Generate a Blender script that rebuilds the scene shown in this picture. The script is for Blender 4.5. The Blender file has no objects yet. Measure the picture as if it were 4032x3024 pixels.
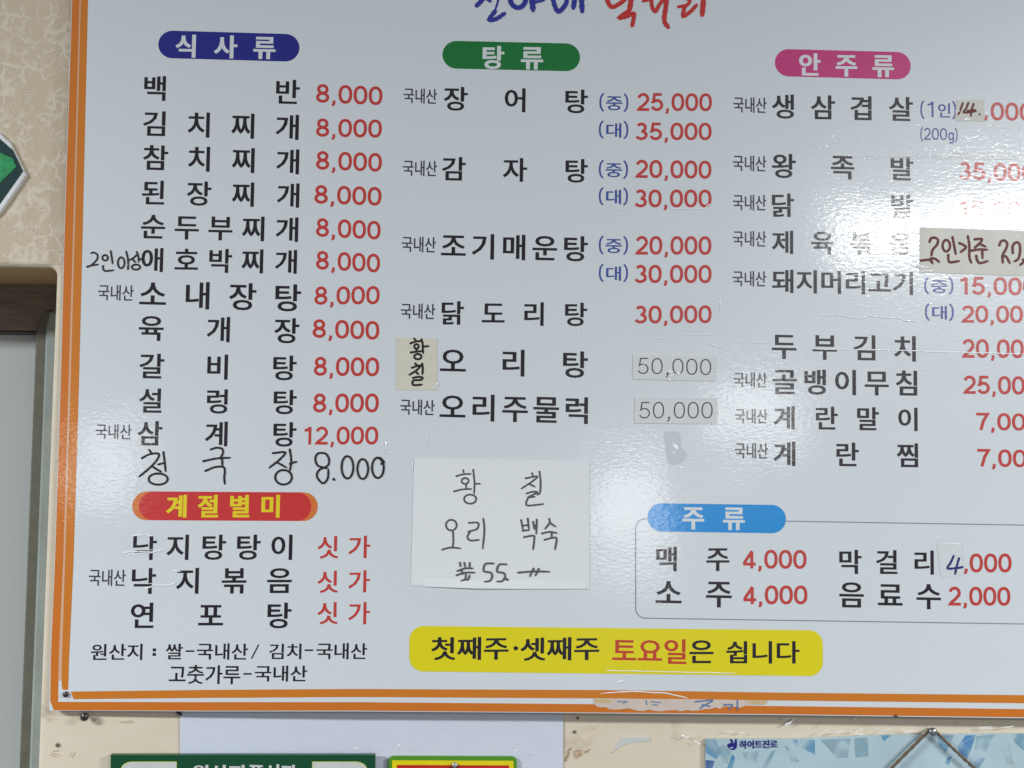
import bpy, bmesh, math, random
from mathutils import Vector, Matrix

random.seed(11)
SC = bpy.context.scene
COL = SC.collection
R = math.radians

# ------------------------------------------------------------------ camera
cam_d = bpy.data.cameras.new('camera')
cam = bpy.data.objects.new('camera', cam_d)
COL.objects.link(cam)
cam_d.sensor_width = 36.0
cam_d.lens = 36.0
cam_d.clip_start = 0.05
cam_d.clip_end = 60
DIST = 1.21
CAMP = Vector((0.0, -DIST, 0.0))
PITCH, YAW, ROLL = 0.0536, 0.032, 0.0135
cam.rotation_mode = 'XYZ'
M = (Matrix.Rotation(-YAW, 3, 'Z') @ Matrix.Rotation(R(90) + PITCH, 3, 'X') @ Matrix.Rotation(ROLL, 3, 'Z'))
cam.matrix_world = Matrix.Translation(CAMP) @ M.to_4x4()
SC.camera = cam
F = 4032.0


def ray(px, py):
    return M @ Vector((px - 2016.0, 1512.0 - py, -F)).normalized()


def at(px, py, y=0.0):
    """photo pixel (4032 x 3024) -> the point of the wall-parallel plane at depth y"""
    d = ray(px, py)
    return CAMP + d * ((y + DIST) / d.y)


# ------------------------------------------------------------------ light
world = bpy.data.worlds.new('World')
SC.world = world
world.use_nodes = True
bg = world.node_tree.nodes['Background']
bg.inputs[0].default_value = (0.88, 0.94, 1.0, 1)
bg.inputs[1].default_value = 0.15
SC.view_settings.view_transform = 'Standard'
SC.view_settings.look = 'None'
SC.view_settings.exposure = 0.10
SC.view_settings.gamma = 1.0


def area(name, loc, target, sx, sy, power, col=(1, 1, 1)):
    d = bpy.data.lights.new(name, 'AREA')
    d.shape = 'RECTANGLE'
    d.size, d.size_y, d.energy, d.color = sx, sy, power, col
    o = bpy.data.objects.new(name, d)
    o.location = loc
    o.rotation_euler = (Vector(target) - Vector(loc)).to_track_quat('-Z', 'Y').to_euler()
    COL.objects.link(o)
    return o


def bounce(px, py, depth):
    """where the line of sight to a spot of the board goes on to after the board mirrors it"""
    p = at(px, py)
    d = ray(px, py)
    d.y = -d.y
    return p + d * (depth / -d.y)


def mirrored_lamp(name, x0, y0, x1, y1, depth, radiance, col=(1, 1, 1)):
    a, b = bounce(x0, y0, depth), bounce(x1, y1, depth)
    w, h = abs(b.x - a.x), abs(b.z - a.z)
    c = (a + b) / 2
    return area(name, c, (c.x, 0, c.z), w, h, radiance * w * h * math.pi, col)


def down_lamp(name, x, y, z, sx, sy, power, col):
    return area(name, (x, y, z), (x, y + 0.0001, z - 1), sx, sy, power, col)


down_lamp('added_side_lamp_left', -2.9, -1.7, 1.05, 1.3, 0.3, 198.0, (0.955, 0.985, 1.0))  # unseen pair added at the sides to shape the board's brightness
down_lamp('added_side_lamp_right', 3.1, -1.7, 1.05, 1.3, 0.3, 172.0, (0.955, 0.985, 1.0))
mirrored_lamp('tube_lamp_near', 3760, 770, 4600, 920, 3.6, 40.0)
mirrored_lamp('tube_lamp_far', 3300, 875, 3760, 975, 3.6, 42.0)
mirrored_lamp('glare_lamp_centre', 2350, 1820, 2600, 2200, 3.6, 7.0)  # unseen source, placed where the board mirrors it as a glare patch
mirrored_lamp('tube_lamp_middle', 2820, 1500, 3130, 1740, 3.6, 7.5)
mirrored_lamp('glare_lamp_left', 300, 1690, 520, 1960, 3.6, 6.0)  # unseen source, added for the glare patch at the left


# ------------------------------------------------------------------ helpers
def tag(o, label=None, cat=None, group=None, kind=None):
    if label: o['label'] = label
    if cat: o['category'] = cat
    if group: o['group'] = group
    if kind: o['kind'] = kind
    return o


def empty(name, loc, label, cat, group=None):
    o = bpy.data.objects.new(name, None)
    o.empty_display_size = 0.02
    COL.objects.link(o)
    o.location = loc
    return tag(o, label, cat, group)


def mesh_obj(name, verts, faces, mat, parent=None, smooth=False):
    me = bpy.data.meshes.new(name)
    off = parent.location if parent else Vector((0, 0, 0))
    me.from_pydata([tuple(Vector(v) - off) for v in verts], [], faces)
    me.materials.append(mat)
    if smooth:
        me.polygons.foreach_set('use_smooth', [True] * len(me.polygons))
    me.update()
    o = bpy.data.objects.new(name, me)
    COL.objects.link(o)
    if parent: o.parent = parent
    return o


class MB:
    def __init__(self):
        self.v, self.f = [], []

    def add(self, vs, fs):
        n = len(self.v)
        self.v += [Vector(v) for v in vs]
        self.f += [[i + n for i in f] for f in fs]

    def build(self, name, mat, parent=None, smooth=False):
        return mesh_obj(name, self.v, self.f, mat, parent, smooth)


def slab(mb, outline, yf, yb, inset=0.0):
    """closed outline (world x,z pairs) -> a plate from front plane yf to back plane yb (yb may be a function of x)"""
    n = len(outline)
    area2 = sum(outline[i][0] * outline[(i + 1) % n][1] - outline[(i + 1) % n][0] * outline[i][1] for i in range(n))
    pts = outline if area2 > 0 else outline[::-1]
    cx = sum(p[0] for p in pts) / n
    cz = sum(p[1] for p in pts) / n
    fb = yb if callable(yb) else (lambda x: yb)
    ff = yf if callable(yf) else (lambda x: yf)
    if inset:
        pin = offset_loop(pts, -inset)
        vs = [(p[0], ff(p[0]), p[1]) for p in pin] + [(p[0], ff(p[0]) + inset, p[1]) for p in pts] + [(p[0], fb(p[0]), p[1]) for p in pts]
        fs = [list(range(n))]
        for k in (0, 1):
            for i in range(n):
                j = (i + 1) % n
                fs.append([k * n + i, (k + 1) * n + i, (k + 1) * n + j, k * n + j])
    else:
        vs = [(p[0], ff(p[0]), p[1]) for p in pts] + [(p[0], fb(p[0]), p[1]) for p in pts]
        fs = [list(range(n))]
        for i in range(n):
            j = (i + 1) % n
            fs.append([i, n + i, n + j, j])
    mb.add(vs, fs)


def offset_loop(pts, d):
    """counter-clockwise loop moved outward by d"""
    n = len(pts)
    out = []
    for i in range(n):
        a, b, c = Vector(pts[i - 1]), Vector(pts[i]), Vector(pts[(i + 1) % n])
        t1 = (b - a); t2 = (c - b)
        if t1.length < 1e-9: t1 = t2
        if t2.length < 1e-9: t2 = t1
        t1.normalize(); t2.normalize()
        n1 = Vector((t1.y, -t1.x)); n2 = Vector((t2.y, -t2.x))
        m = n1 + n2
        if m.length < 1e-6: m = n1.copy()
        m.normalize()
        k = 1.0 / max(0.4, m.dot(n1))
        out.append((b.x + m.x * d * k, b.y + m.y * d * k))
    return out


def ribbon2d(pts, w, closed=False, caps=True, wend=None):
    """stroke of width w along 2-D points -> verts, faces in 2-D.  w may be a list"""
    P = [Vector(p) for p in pts]
    Q = [P[0]]
    W = w if isinstance(w, (list, tuple)) else None
    ws = [W[0]] if W else None
    for i in range(1, len(P)):
        if (P[i] - Q[-1]).length > 1e-9:
            Q.append(P[i])
            if W: ws.append(W[i])
    n = len(Q)
    if n < 2: return [], []
    if not W: ws = [w] * n
    vs, fs = [], []
    for i in range(n):
        if closed:
            a, b, c = Q[i - 1], Q[i], Q[(i + 1) % n]
        else:
            a, b, c = Q[max(i - 1, 0)], Q[i], Q[min(i + 1, n - 1)]
        t1 = b - a; t2 = c - b
        if t1.length < 1e-9: t1 = t2
        if t2.length < 1e-9: t2 = t1
        t1 = t1.normalized(); t2 = t2.normalized()
        n1 = Vector((-t1.y, t1.x)); n2 = Vector((-t2.y, t2.x))
        m = n1 + n2
        if m.length < 1e-6: m = n1.copy()
        m.normalize()
        k = 1.0 / max(0.5, m.dot(n1))
        hw = ws[i] / 2
        vs.append(b + m * hw * k)
        vs.append(b - m * hw * k)
    for i in range(n if closed else n - 1):
        j = (i + 1) % n
        fs.append([2 * i, 2 * i + 1, 2 * j + 1, 2 * j])
    if caps and not closed:
        for (ic, it) in ((0, 1), (n - 1, n - 2)):
            c = Q[ic]; t = (c - Q[it]).normalized(); nn = Vector((-t.y, t.x)); hw = ws[ic] / 2
            b0 = len(vs)
            ring = [c + nn * hw * math.cos(a) + t * hw * math.sin(a) for a in [math.pi * k / 6 for k in range(7)]]
            vs += ring
            fs.append([b0 + k for k in range(7)][::-1])
    return vs, fs


def smooth_pts(pts, sub=5):
    """Catmull-Rom through the points"""
    if len(pts) < 3: return [Vector(p) for p in pts]
    P = [Vector(p) for p in pts]
    P = [P[0] * 2 - P[1]] + P + [P[-1] * 2 - P[-2]]
    out = []
    for i in range(1, len(P) - 2):
        for k in range(sub):
            t = k / sub
            a, b, c, d = P[i - 1], P[i], P[i + 1], P[i + 2]
            out.append(0.5 * ((2 * b) + (c - a) * t + (2 * a - 5 * b + 4 * c - d) * t * t + (3 * b - a - 3 * c + d) * t ** 3))
    out.append(P[-2])
    return out


def ell(cx, cy, rx, ry, a0=0, a1=360, n=28, p=2.0):
    out = []
    full = abs(a1 - a0) >= 360
    cnt = n if full else n + 1
    for k in range(cnt):
        a = R(a0 + (a1 - a0) * k / n)
        c, s = math.cos(a), math.sin(a)
        out.append((cx + rx * math.copysign(abs(c) ** (2 / p), c), cy + ry * math.copysign(abs(s) ** (2 / p), s)))
    return out


def flat_faces_toward_camera(vs, fs):
    """2-D faces seen with x right, z up must wind counter-clockwise so that they face -y"""
    out = []
    for f in fs:
        a = 0
        for i in range(len(f)):
            p, q = vs[f[i]], vs[f[(i + 1) % len(f)]]
            a += p[0] * q[1] - q[0] * p[1]
        if abs(a) < 1e-16: continue
        out.append(f if a > 0 else f[::-1])
    return out


# the zoomed crops the photograph was measured in: origin and size of one crop pixel
REG = {
    'o': (0, 0, 4032 / 2212), '1': (0, 0, 1600 / 2212), '2': (1400, 0, 1600 / 2212), '3': (2700, 0, 1332 / 2210),
    '4': (0, 1000, 1600 / 2212), '5': (1400, 1000, 1600 / 2212), '6': (2700, 900, 1332 / 2210),
    '7': (0, 1900, 1600 / 2212), '8': (1400, 1900, 1500 / 2212), '9': (2500, 1900, 1532 / 2212),
    'note': (1600, 1780, 800 / 2212), 'hand': (500, 1740, 1060 / 2212), 'yel': (1530, 1300, 220 / 1404),
    'fourteen': (3550, 380, 482 / 2212), 'kraft': (3600, 870, 432 / 2212), 'fifty': (2450, 1350, 450 / 1357),
    'title': (1800, 0, 1100 / 2212), 'two': (200, 950, 500 / 2212), 'low': (420, 2920, 1680 / 2212),
    'brand': (2750, 2850, 450 / 2212), 'b3': (0, 2600, 800 / 2212), 'b4': (1400, 2700, 1400 / 2212),
    'b5': (2700, 2700, 1332 / 2212), 'wl': (0, 0, 420 / 774), 'wl2': (0, 850, 420 / 1072), 'px': (0, 0, 1),
}


def rp(reg, x, y, depth=0.0):
    ox, oy, s = REG[reg]
    return at(ox + x * s, oy + y * s, depth)


def xz(reg, x, y, depth=0.0):
    p = rp(reg, x, y, depth)
    return (p.x, p.z)


# ------------------------------------------------------------------ materials
def nodes_of(name):
    m = bpy.data.materials.new(name)
    m.use_nodes = True
    nt = m.node_tree
    return m, nt, nt.nodes['Principled BSDF']


def pos(nt, scale):
    g = nt.nodes.new('ShaderNodeNewGeometry')
    mp = nt.nodes.new('ShaderNodeMapping')
    mp.inputs['Scale'].default_value = scale
    nt.links.new(g.outputs['Position'], mp.inputs['Vector'])
    return mp.outputs[0]


def noise(nt, vec, scale=1.0, detail=2.0, rough=0.5, dist=0.0):
    n = nt.nodes.new('ShaderNodeTexNoise')
    n.inputs['Scale'].default_value = scale
    n.inputs['Detail'].default_value = detail
    n.inputs['Roughness'].default_value = rough
    n.inputs['Distortion'].default_value = dist
    nt.links.new(vec, n.inputs['Vector'])
    return n.outputs['Fac']


def ramp(nt, fac, stops):
    r = nt.nodes.new('ShaderNodeValToRGB')
    cr = r.color_ramp
    while len(cr.elements) < len(stops): cr.elements.new(0.5)
    for e, (p, c) in zip(cr.elements, stops):
        e.position = p
        e.color = (c[0], c[1], c[2], 1) if isinstance(c, (tuple, list)) else (c, c, c, 1)
    nt.links.new(fac, r.inputs[0])
    return r.outputs[0]


def math_node(nt, op, a, b=None):
    n = nt.nodes.new('ShaderNodeMath')
    n.operation = op
    for i, v in enumerate((a, b)):
        if v is None: continue
        if isinstance(v, (int, float)): n.inputs[i].default_value = v
        else: nt.links.new(v, n.inputs[i])
    return n.outputs[0]


def mix(nt, fac, a, b):
    n = nt.nodes.new('ShaderNodeMix')
    n.data_type = 'RGBA'
    for i, v in ((0, fac), (6, a), (7, b)):
        if isinstance(v, (int, float)): n.inputs[i].default_value = v
        elif isinstance(v, tuple): n.inputs[i].default_value = (v[0], v[1], v[2], 1)
        else: nt.links.new(v, n.inputs[i])
    return n.outputs[2]


def bump(nt, height, dist, strength=1.0, normal=None):
    b = nt.nodes.new('ShaderNodeBump')
    b.inputs['Strength'].default_value = strength
    b.inputs['Distance'].default_value = dist
    nt.links.new(height, b.inputs['Height'])
    if normal is not None: nt.links.new(normal, b.inputs['Normal'])
    return b.outputs[0]


PEEL = 0.000105


def film(name, rgb, rough=0.10, peel=1.0, wear=0.03):
    """print under the board's pebbled clear laminate: the same relief runs over every colour"""
    m, nt, p = nodes_of(name)
    v = pos(nt, (130, 130, 290))
    fine = noise(nt, v, 1.0, 1.5, 0.5, 0.4)
    wide = noise(nt, pos(nt, (7, 7, 9)), 1.0, 1.0)
    b1 = bump(nt, wide, 0.0011 * peel)
    nrm = bump(nt, fine, PEEL * peel, 1.0, b1)
    nt.links.new(nrm, p.inputs['Normal'])
    c = mix(nt, math_node(nt, 'MULTIPLY', noise(nt, pos(nt, (12, 12, 5)), 1.0, 3.0), wear * 2), rgb, tuple(x * 0.72 for x in rgb))
    nt.links.new(c, p.inputs['Base Color'])
    p.inputs['Roughness'].default_value = 0.30
    p.inputs['Specular IOR Level'].default_value = 0.55
    p.inputs['Coat Weight'].default_value = 0.9
    p.inputs['Coat Roughness'].default_value = rough
    nt.links.new(nrm, p.inputs['Coat Normal'])
    return m


def plain(name, rgb, rough=0.5, spec=0.4, nscale=60.0, var=0.12, bdist=0.0, metal=0.0, stretch=(1, 1, 1)):
    m, nt, p = nodes_of(name)
    v = pos(nt, tuple(nscale * s for s in stretch))
    f = noise(nt, v, 1.0, 4.0, 0.6)
    c = mix(nt, f, tuple(x * (1 - var) for x in rgb), tuple(min(1, x * (1 + var)) for x in rgb))
    nt.links.new(c, p.inputs['Base Color'])
    p.inputs['Roughness'].default_value = rough
    p.inputs['Specular IOR Level'].default_value = spec
    p.inputs['Metallic'].default_value = metal
    if bdist: nt.links.new(bump(nt, f, bdist), p.inputs['Normal'])
    return m


MT = {}
MT['board'] = film('board_white', (0.735, 0.785, 0.82))
MT['black'] = film('print_black', (0.012, 0.008, 0.014))
MT['grey'] = film('print_grey', (0.045, 0.045, 0.06))
MT['red'] = film('print_red', (0.60, 0.050, 0.040))
MT['blue'] = film('print_blue', (0.045, 0.085, 0.36))
MT['pillblue'] = film('pill_dark_blue', (0.014, 0.018, 0.25))
MT['pillgreen'] = film('pill_green', (0.003, 0.19, 0.035))
MT['pillpink'] = film('pill_pink', (0.60, 0.040, 0.21))
MT['pillred'] = film('pill_red', (0.66, 0.036, 0.036))
MT['pillazure'] = film('pill_azure', (0.008, 0.29, 0.74))
MT['orange_in'] = film('border_orange', (0.68, 0.21, 0.014))
MT['orange_out'] = film('border_deep_orange', (0.68, 0.185, 0.013))
MT['peach'] = film('border_gap_peach', (0.76, 0.46, 0.30))
MT['orange_end'] = film('pill_end_orange', (0.74, 0.20, 0.045))
MT['yellow'] = film('banner_yellow', (0.84, 0.73, 0.004))
MT['textyellow'] = film('letter_yellow', (0.86, 0.70, 0.015))
MT['textred'] = film('letter_brick_red', (0.58, 0.060, 0.020))
MT['white'] = film('letter_white', (0.74, 0.78, 0.80))
MT['line'] = film('hairline_grey', (0.25, 0.26, 0.33))
MT['brushblue'] = film('brush_blue', (0.030, 0.038, 0.34))
MT['brushred'] = film('brush_red', (0.60, 0.035, 0.03))
MT['marker'] = plain('marker_ink', (0.022, 0.016, 0.018), 0.35, 0.5, 900, 0.5)
MT['pencil'] = plain('pen_ink', (0.10, 0.10, 0.105), 0.6, 0.3, 1400, 0.65)
MT['brown'] = plain('felt_ink', (0.13, 0.016, 0.010), 0.45, 0.35, 420, 1.0)
MT['navy'] = plain('navy_ink', (0.03, 0.03, 0.17), 0.4)
MT['edge'] = plain('board_edge', (0.62, 0.55, 0.42), 0.6)
MT['paper'] = plain('note_paper', (0.80, 0.83, 0.835), 0.75, 0.2, 200, 0.03, 0.00002)
MT['sticker'] = plain('price_sticker', (0.71, 0.73, 0.73), 0.55, 0.3, 300, 0.04, 0.00002)
MT['cream'] = plain('yellowed_paper', (0.70, 0.68, 0.575), 0.6, 0.3, 90, 0.08)
MT['beige14'] = plain('stained_paper', (0.70, 0.685, 0.63), 0.55, 0.3, 120, 0.07)
MT['kraft'] = plain('taped_paper', (0.66, 0.65, 0.59), 0.35, 0.4, 35, 0.16, 0.0004, stretch=(1, 1, 0.25))
MT['sheet'] = plain('wall_sheet', (0.66, 0.70, 0.80), 0.5, 0.35, 45, 0.04, 0.0004, stretch=(0.6, 1, 1.6))
MT['nail'] = plain('nail_steel', (0.10, 0.085, 0.08), 0.35, 0.5, 900, 0.5, 0, 0.7)
MT['hole'] = plain('hole_dark', (0.10, 0.075, 0.05), 0.8)
MT['cord'] = plain('brown_cord', (0.17, 0.12, 0.075), 0.8, 0.2, 1500, 0.5, 0.0002)
MT['alu'] = plain('frame_grey_green', (0.33, 0.38, 0.355), 0.45, 0.4, 55, 0.3, 0, 0, (1, 1, 0.3))
MT['groove_shade'] = plain('frame_groove_shade', (0.15, 0.15, 0.115), 0.6, 0.3, 60, 0.2)  # dark olive puts the groove's shade into the colour
MT['wood'] = plain('dark_stained_wood', (0.21, 0.165, 0.13), 0.55, 0.3, 26, 0.55, 0.0004, 0, (1, 1, 7))
MT['pane'] = plain('grey_panel', (0.47, 0.50, 0.49), 0.5, 0.3, 3, 0.06)
MT['silver'] = plain('foil_rim', (0.80, 0.82, 0.83), 0.3, 0.6, 60, 0.15, 0.0008, 0.15)
MT['dgreen'] = plain('dark_green_rim', (0.010, 0.045, 0.045), 0.25, 0.6)
MT['green'] = plain('bottle_green', (0.012, 0.32, 0.10), 0.35, 0.5, 130, 0.75)
MT['signgreen'] = plain('sign_green', (0.007, 0.075, 0.030), 0.3, 0.5, 30, 0.05)
MT['signwhite'] = plain('sign_white', (0.62, 0.64, 0.62), 0.35)
MT['signlime'] = plain('sign_lime_line', (0.55, 0.62, 0.12), 0.35)
MT['cardgreen'] = plain('card_green', (0.09, 0.30, 0.02), 0.35)
MT['cardyellow'] = plain('card_yellow', (0.80, 0.68, 0.01), 0.35)
MT['cardred'] = plain('card_red', (0.55, 0.025, 0.018), 0.35)
MT['cardblack'] = plain('card_black', (0.02, 0.014, 0.012), 0.35)
MT['brandblue'] = plain('logo_navy', (0.02, 0.022, 0.22), 0.3)

# clear adhesive tape: mostly see-through, with a gloss of its own
m, nt, p = nodes_of('clear_tape')
out = nt.nodes['Material Output']
tr = nt.nodes.new('ShaderNodeBsdfTransparent'); tr.inputs[0].default_value = (1, 1, 1, 1)
gl = nt.nodes.new('ShaderNodeBsdfGlossy'); gl.inputs['Roughness'].default_value = 0.06
gb = bump(nt, noise(nt, pos(nt, (60, 60, 60)), 1.0, 2.0, 0.5, 1.0), 0.0006)
nt.links.new(gb, gl.inputs['Normal'])
ms = nt.nodes.new('ShaderNodeMixShader')
ms.inputs[0].default_value = 0.012; nt.links.new(tr.outputs[0], ms.inputs[1]); nt.links.new(gl.outputs[0], ms.inputs[2])
nt.links.new(ms.outputs[0], out.inputs[0])
MT['tape'] = m
m, nt, p = nodes_of('tape_crease_glint')
p.inputs['Base Color'].default_value = (0.97, 0.98, 1.0, 1)  # white base colour paints in the highlights of the wrinkles
p.inputs['Coat Weight'].default_value = 1.0
p.inputs['Roughness'].default_value = 0.25
p.inputs['Specular IOR Level'].default_value = 1.0
nt.links.new(ramp(nt, noise(nt, pos(nt, (420, 420, 420)), 1.0, 1.0), [(0.22, 0.0), (0.40, 1.0)]), p.inputs['Alpha'])
MT['crease_glint'] = m
m, nt, p = nodes_of('smooth_patch')       # glue residue: the board's colour without its pebbled gloss
p.inputs['Base Color'].default_value = (0.62, 0.66, 0.69, 1)
p.inputs['Roughness'].default_value = 0.35
p.inputs['Specular IOR Level'].default_value = 0.25
MT['patch'] = m

# wallpaper: beige with a torn-tissue web above, plain and stained below the board
m, nt, p = nodes_of('wall_beige')
vo = nt.nodes.new('ShaderNodeTexVoronoi'); vo.feature = 'DISTANCE_TO_EDGE'; vo.inputs['Scale'].default_value = 1.0
g = nt.nodes.new('ShaderNodeNewGeometry')
dn = nt.nodes.new('ShaderNodeTexNoise'); dn.inputs['Scale'].default_value = 95; dn.inputs['Detail'].default_value = 4
nt.links.new(g.outputs['Position'], dn.inputs['Vector'])
vm = nt.nodes.new('ShaderNodeVectorMath'); vm.operation = 'MULTIPLY_ADD'
nt.links.new(dn.outputs['Color'], vm.inputs[0]); vm.inputs[1].default_value = (0.016, 0.0, 0.016)
nt.links.new(g.outputs['Position'], vm.inputs[2])
sc = nt.nodes.new('ShaderNodeMapping'); sc.inputs['Scale'].default_value = (46, 0.0, 50)
sc.inputs['Rotation'].default_value = (0, 0.6, 0)
nt.links.new(vm.outputs[0], sc.inputs['Vector']); nt.links.new(sc.outputs[0], vo.inputs['Vector'])
web = ramp(nt, vo.outputs['Distance'], [(0.0, 1.0), (0.04, 0.8), (0.10, 0.0)])


def fibres(scale, seed, width):
    mp = nt.nodes.new('ShaderNodeMapping')
    mp.inputs['Location'].default_value = (seed, seed * 0.7, seed * 1.3)
    mp.inputs['Scale'].default_value = scale
    mp.inputs['Rotation'].default_value = (0, seed, 0)
    nt.links.new(g.outputs['Position'], mp.inputs['Vector'])
    f = noise(nt, mp.outputs[0], 1.0, 3.0, 0.55, 0.5)
    r = math_node(nt, 'ABSOLUTE', math_node(nt, 'SUBTRACT', f, 0.5))
    return ramp(nt, r, [(0.0, 1.0), (width * 0.5, 0.7), (width, 0.0)])


gate = ramp(nt, noise(nt, pos(nt, (42, 42, 42)), 1.0, 3.0), [(0.40, 0.0), (0.52, 1.0)])
gate2 = ramp(nt, noise(nt, pos(nt, (60, 50, 48)), 1.0, 2.0), [(0.42, 0.0), (0.55, 1.0)])
w1 = math_node(nt, 'MULTIPLY', web, gate)
w2 = math_node(nt, 'MULTIPLY', math_node(nt, 'MAXIMUM', fibres((34, 34, 60), 1.1, 0.020), fibres((70, 30, 34), 4.3, 0.018)), gate2)
ww = math_node(nt, 'MAXIMUM', w1, w2)
sep = nt.nodes.new('ShaderNodeSeparateXYZ'); nt.links.new(g.outputs['Position'], sep.inputs[0])
ZP = at(60, 1035).z
cx_edge = at(213, 1250, 0.011).x
zone = math_node(nt, 'MULTIPLY',
                 math_node(nt, 'GREATER_THAN', sep.outputs[2], ZP),
                 math_node(nt, 'LESS_THAN', math_node(nt, 'ABSOLUTE', sep.outputs[1]), 0.03))
ww = math_node(nt, 'MULTIPLY', ww, zone)
base = mix(nt, noise(nt, pos(nt, (16, 16, 16)), 1.0, 4.0), (0.57, 0.465, 0.33), (0.64, 0.535, 0.40))
low = mix(nt, noise(nt, pos(nt, (22, 22, 45)), 1.0, 4.0), (0.71, 0.615, 0.475), (0.80, 0.715, 0.575))
stain = ramp(nt, noise(nt, pos(nt, (14, 14, 17)), 1.0, 5.0, 0.65), [(0.60, 0.0), (0.74, 0.7)])
low = mix(nt, stain, low, (0.42, 0.33, 0.22))
c = mix(nt, zone, low, base)
c = mix(nt, math_node(nt, 'MULTIPLY', ww, 0.72), c, (0.76, 0.69, 0.58))
reveal_mask = math_node(nt, 'GREATER_THAN', sep.outputs[1], 0.0178)  # reveal carries a browner tone than the wall face
inner = math_node(nt, 'MULTIPLY', reveal_mask, math_node(nt, 'LESS_THAN', sep.outputs[0], cx_edge + 0.0008))
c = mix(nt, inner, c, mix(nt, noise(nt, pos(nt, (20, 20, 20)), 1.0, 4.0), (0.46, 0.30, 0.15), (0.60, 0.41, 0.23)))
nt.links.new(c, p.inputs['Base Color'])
p.inputs['Roughness'].default_value = 0.55
hb = math_node(nt, 'ADD', ww, math_node(nt, 'MULTIPLY', noise(nt, pos(nt, (160, 160, 420)), 1.0, 3.0), 0.25))
nt.links.new(bump(nt, hb, 0.00028), p.inputs['Normal'])
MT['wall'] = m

# ------------------------------------------------------------------ the wall and its opening
X_FLAT = -0.485
WY = lambda x: 0.011 + 0.009 * max(0.0, min(1.0, (x - X_FLAT) / 0.35))   # the wall stands a little farther off to the right
WALLY = 0.011


def wall_y(px):
    return WY(at(px, 2900).x)


RV = 0.006
cx_edge = at(213, 1250, WALLY).x
ztop = at(120, 1050, WALLY).z
rad = 0.010
path = [(-3.0, ztop)] + [(cx_edge - rad + rad * math.sin(a), ztop - rad + rad * math.cos(a)) for a in [R(t) for t in range(0, 91, 15)]] + [(cx_edge, -2.0)]
# front face, in strips so that the wall can bend with WY
W = MB()
def off_path(d):
    return [(-3.0, ztop + d)] + [(cx_edge - rad + (rad + d) * math.sin(a), ztop - rad + (rad + d) * math.cos(a)) for a in [R(t) for t in range(0, 91, 15)]] + [(cx_edge + d, -2.0)]
front = off_path(RV)
n = len(front)
xa = front[-1][0] + 0.004
assert xa < X_FLAT, xa
poly = [(p[0], WALLY, p[1]) for p in front] + [(xa, WALLY, -2.0), (xa, WALLY, 2.2), (-3.0, WALLY, 2.2)]
W.add(poly, [list(range(len(poly)))[::-1]])
xs = [xa] + [xa + 0.4 * k / 8 for k in range(1, 9)] + [3.5]
for i in range(len(xs) - 1):
    W.add([(xs[i], WY(xs[i]), -2.0), (xs[i + 1], WY(xs[i + 1]), -2.0), (xs[i + 1], WY(xs[i + 1]), 2.2), (xs[i], WY(xs[i]), 2.2)], [[0, 1, 2, 3]])
# rounded arris, then the reveal
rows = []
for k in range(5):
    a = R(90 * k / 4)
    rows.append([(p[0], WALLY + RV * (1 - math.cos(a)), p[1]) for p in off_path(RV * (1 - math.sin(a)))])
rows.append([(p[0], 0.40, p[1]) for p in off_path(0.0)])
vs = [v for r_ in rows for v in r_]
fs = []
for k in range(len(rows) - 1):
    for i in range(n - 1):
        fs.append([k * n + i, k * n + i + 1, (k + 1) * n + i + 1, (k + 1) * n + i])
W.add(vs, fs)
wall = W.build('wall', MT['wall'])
tag(wall, kind='structure')
for pl in wall.data.polygons: pl.use_smooth = False

# window set back in the opening
DY = 0.16
win = empty('window', at(60, 1150, DY), 'grey panelled window with dark wooden head, set back in the wall opening left of the menu board', 'window')
b = MB()
xr = cx_edge + 0.06
z0, z1 = at(60, 1300, DY).z, at(60, 1120, DY).z + 0.1
slab(b, [(-1.4, z0), (xr, z0), (xr, z1), (-1.4, z1)], DY, DY + 0.08, 0.003)
b.build('window_head', MT['wood'], win)
b = MB()
z2 = at(60, 1313, DY).z
slab(b, [(-1.4, z2), (xr, z2), (xr, z0 - 0.0005), (-1.4, z0 - 0.0005)], DY + 0.006, DY + 0.08, 0.0015)
b.build('head_bead', plain('worn_wood_edge', (0.12, 0.10, 0.082), 0.5, 0.3, 40, 0.4, 0, 0, (1, 1, 5)), win)
b = MB()
xp = at(120, 1650, DY).x + 0.0035
slab(b, [(-1.4, -1.6), (xp, -1.6), (xp, z2 - 0.0005), (-1.4, z2 - 0.0005)], DY + 0.014, DY + 0.05)
b.build('panel', MT['pane'], win)
zc, ztp = at(150, 1280, DY).z, at(190, 1221, DY).z
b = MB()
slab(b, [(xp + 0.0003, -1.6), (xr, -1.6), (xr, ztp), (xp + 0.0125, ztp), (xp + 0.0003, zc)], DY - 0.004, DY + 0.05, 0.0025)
b.build('groove_shade_strip', MT['groove_shade'], win)  # painted shade strip beside the lighter upright
b = MB()
slab(b, [(xp + 0.0150, -1.6), (xr, -1.6), (xr, ztp - 0.002), (xp + 0.0230, ztp - 0.002), (xp + 0.0190, ztp - 0.005), (xp + 0.0150, zc - 0.004)], DY - 0.010, DY - 0.0035, 0.0040)
b.build('upright', MT['alu'], win)

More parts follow.
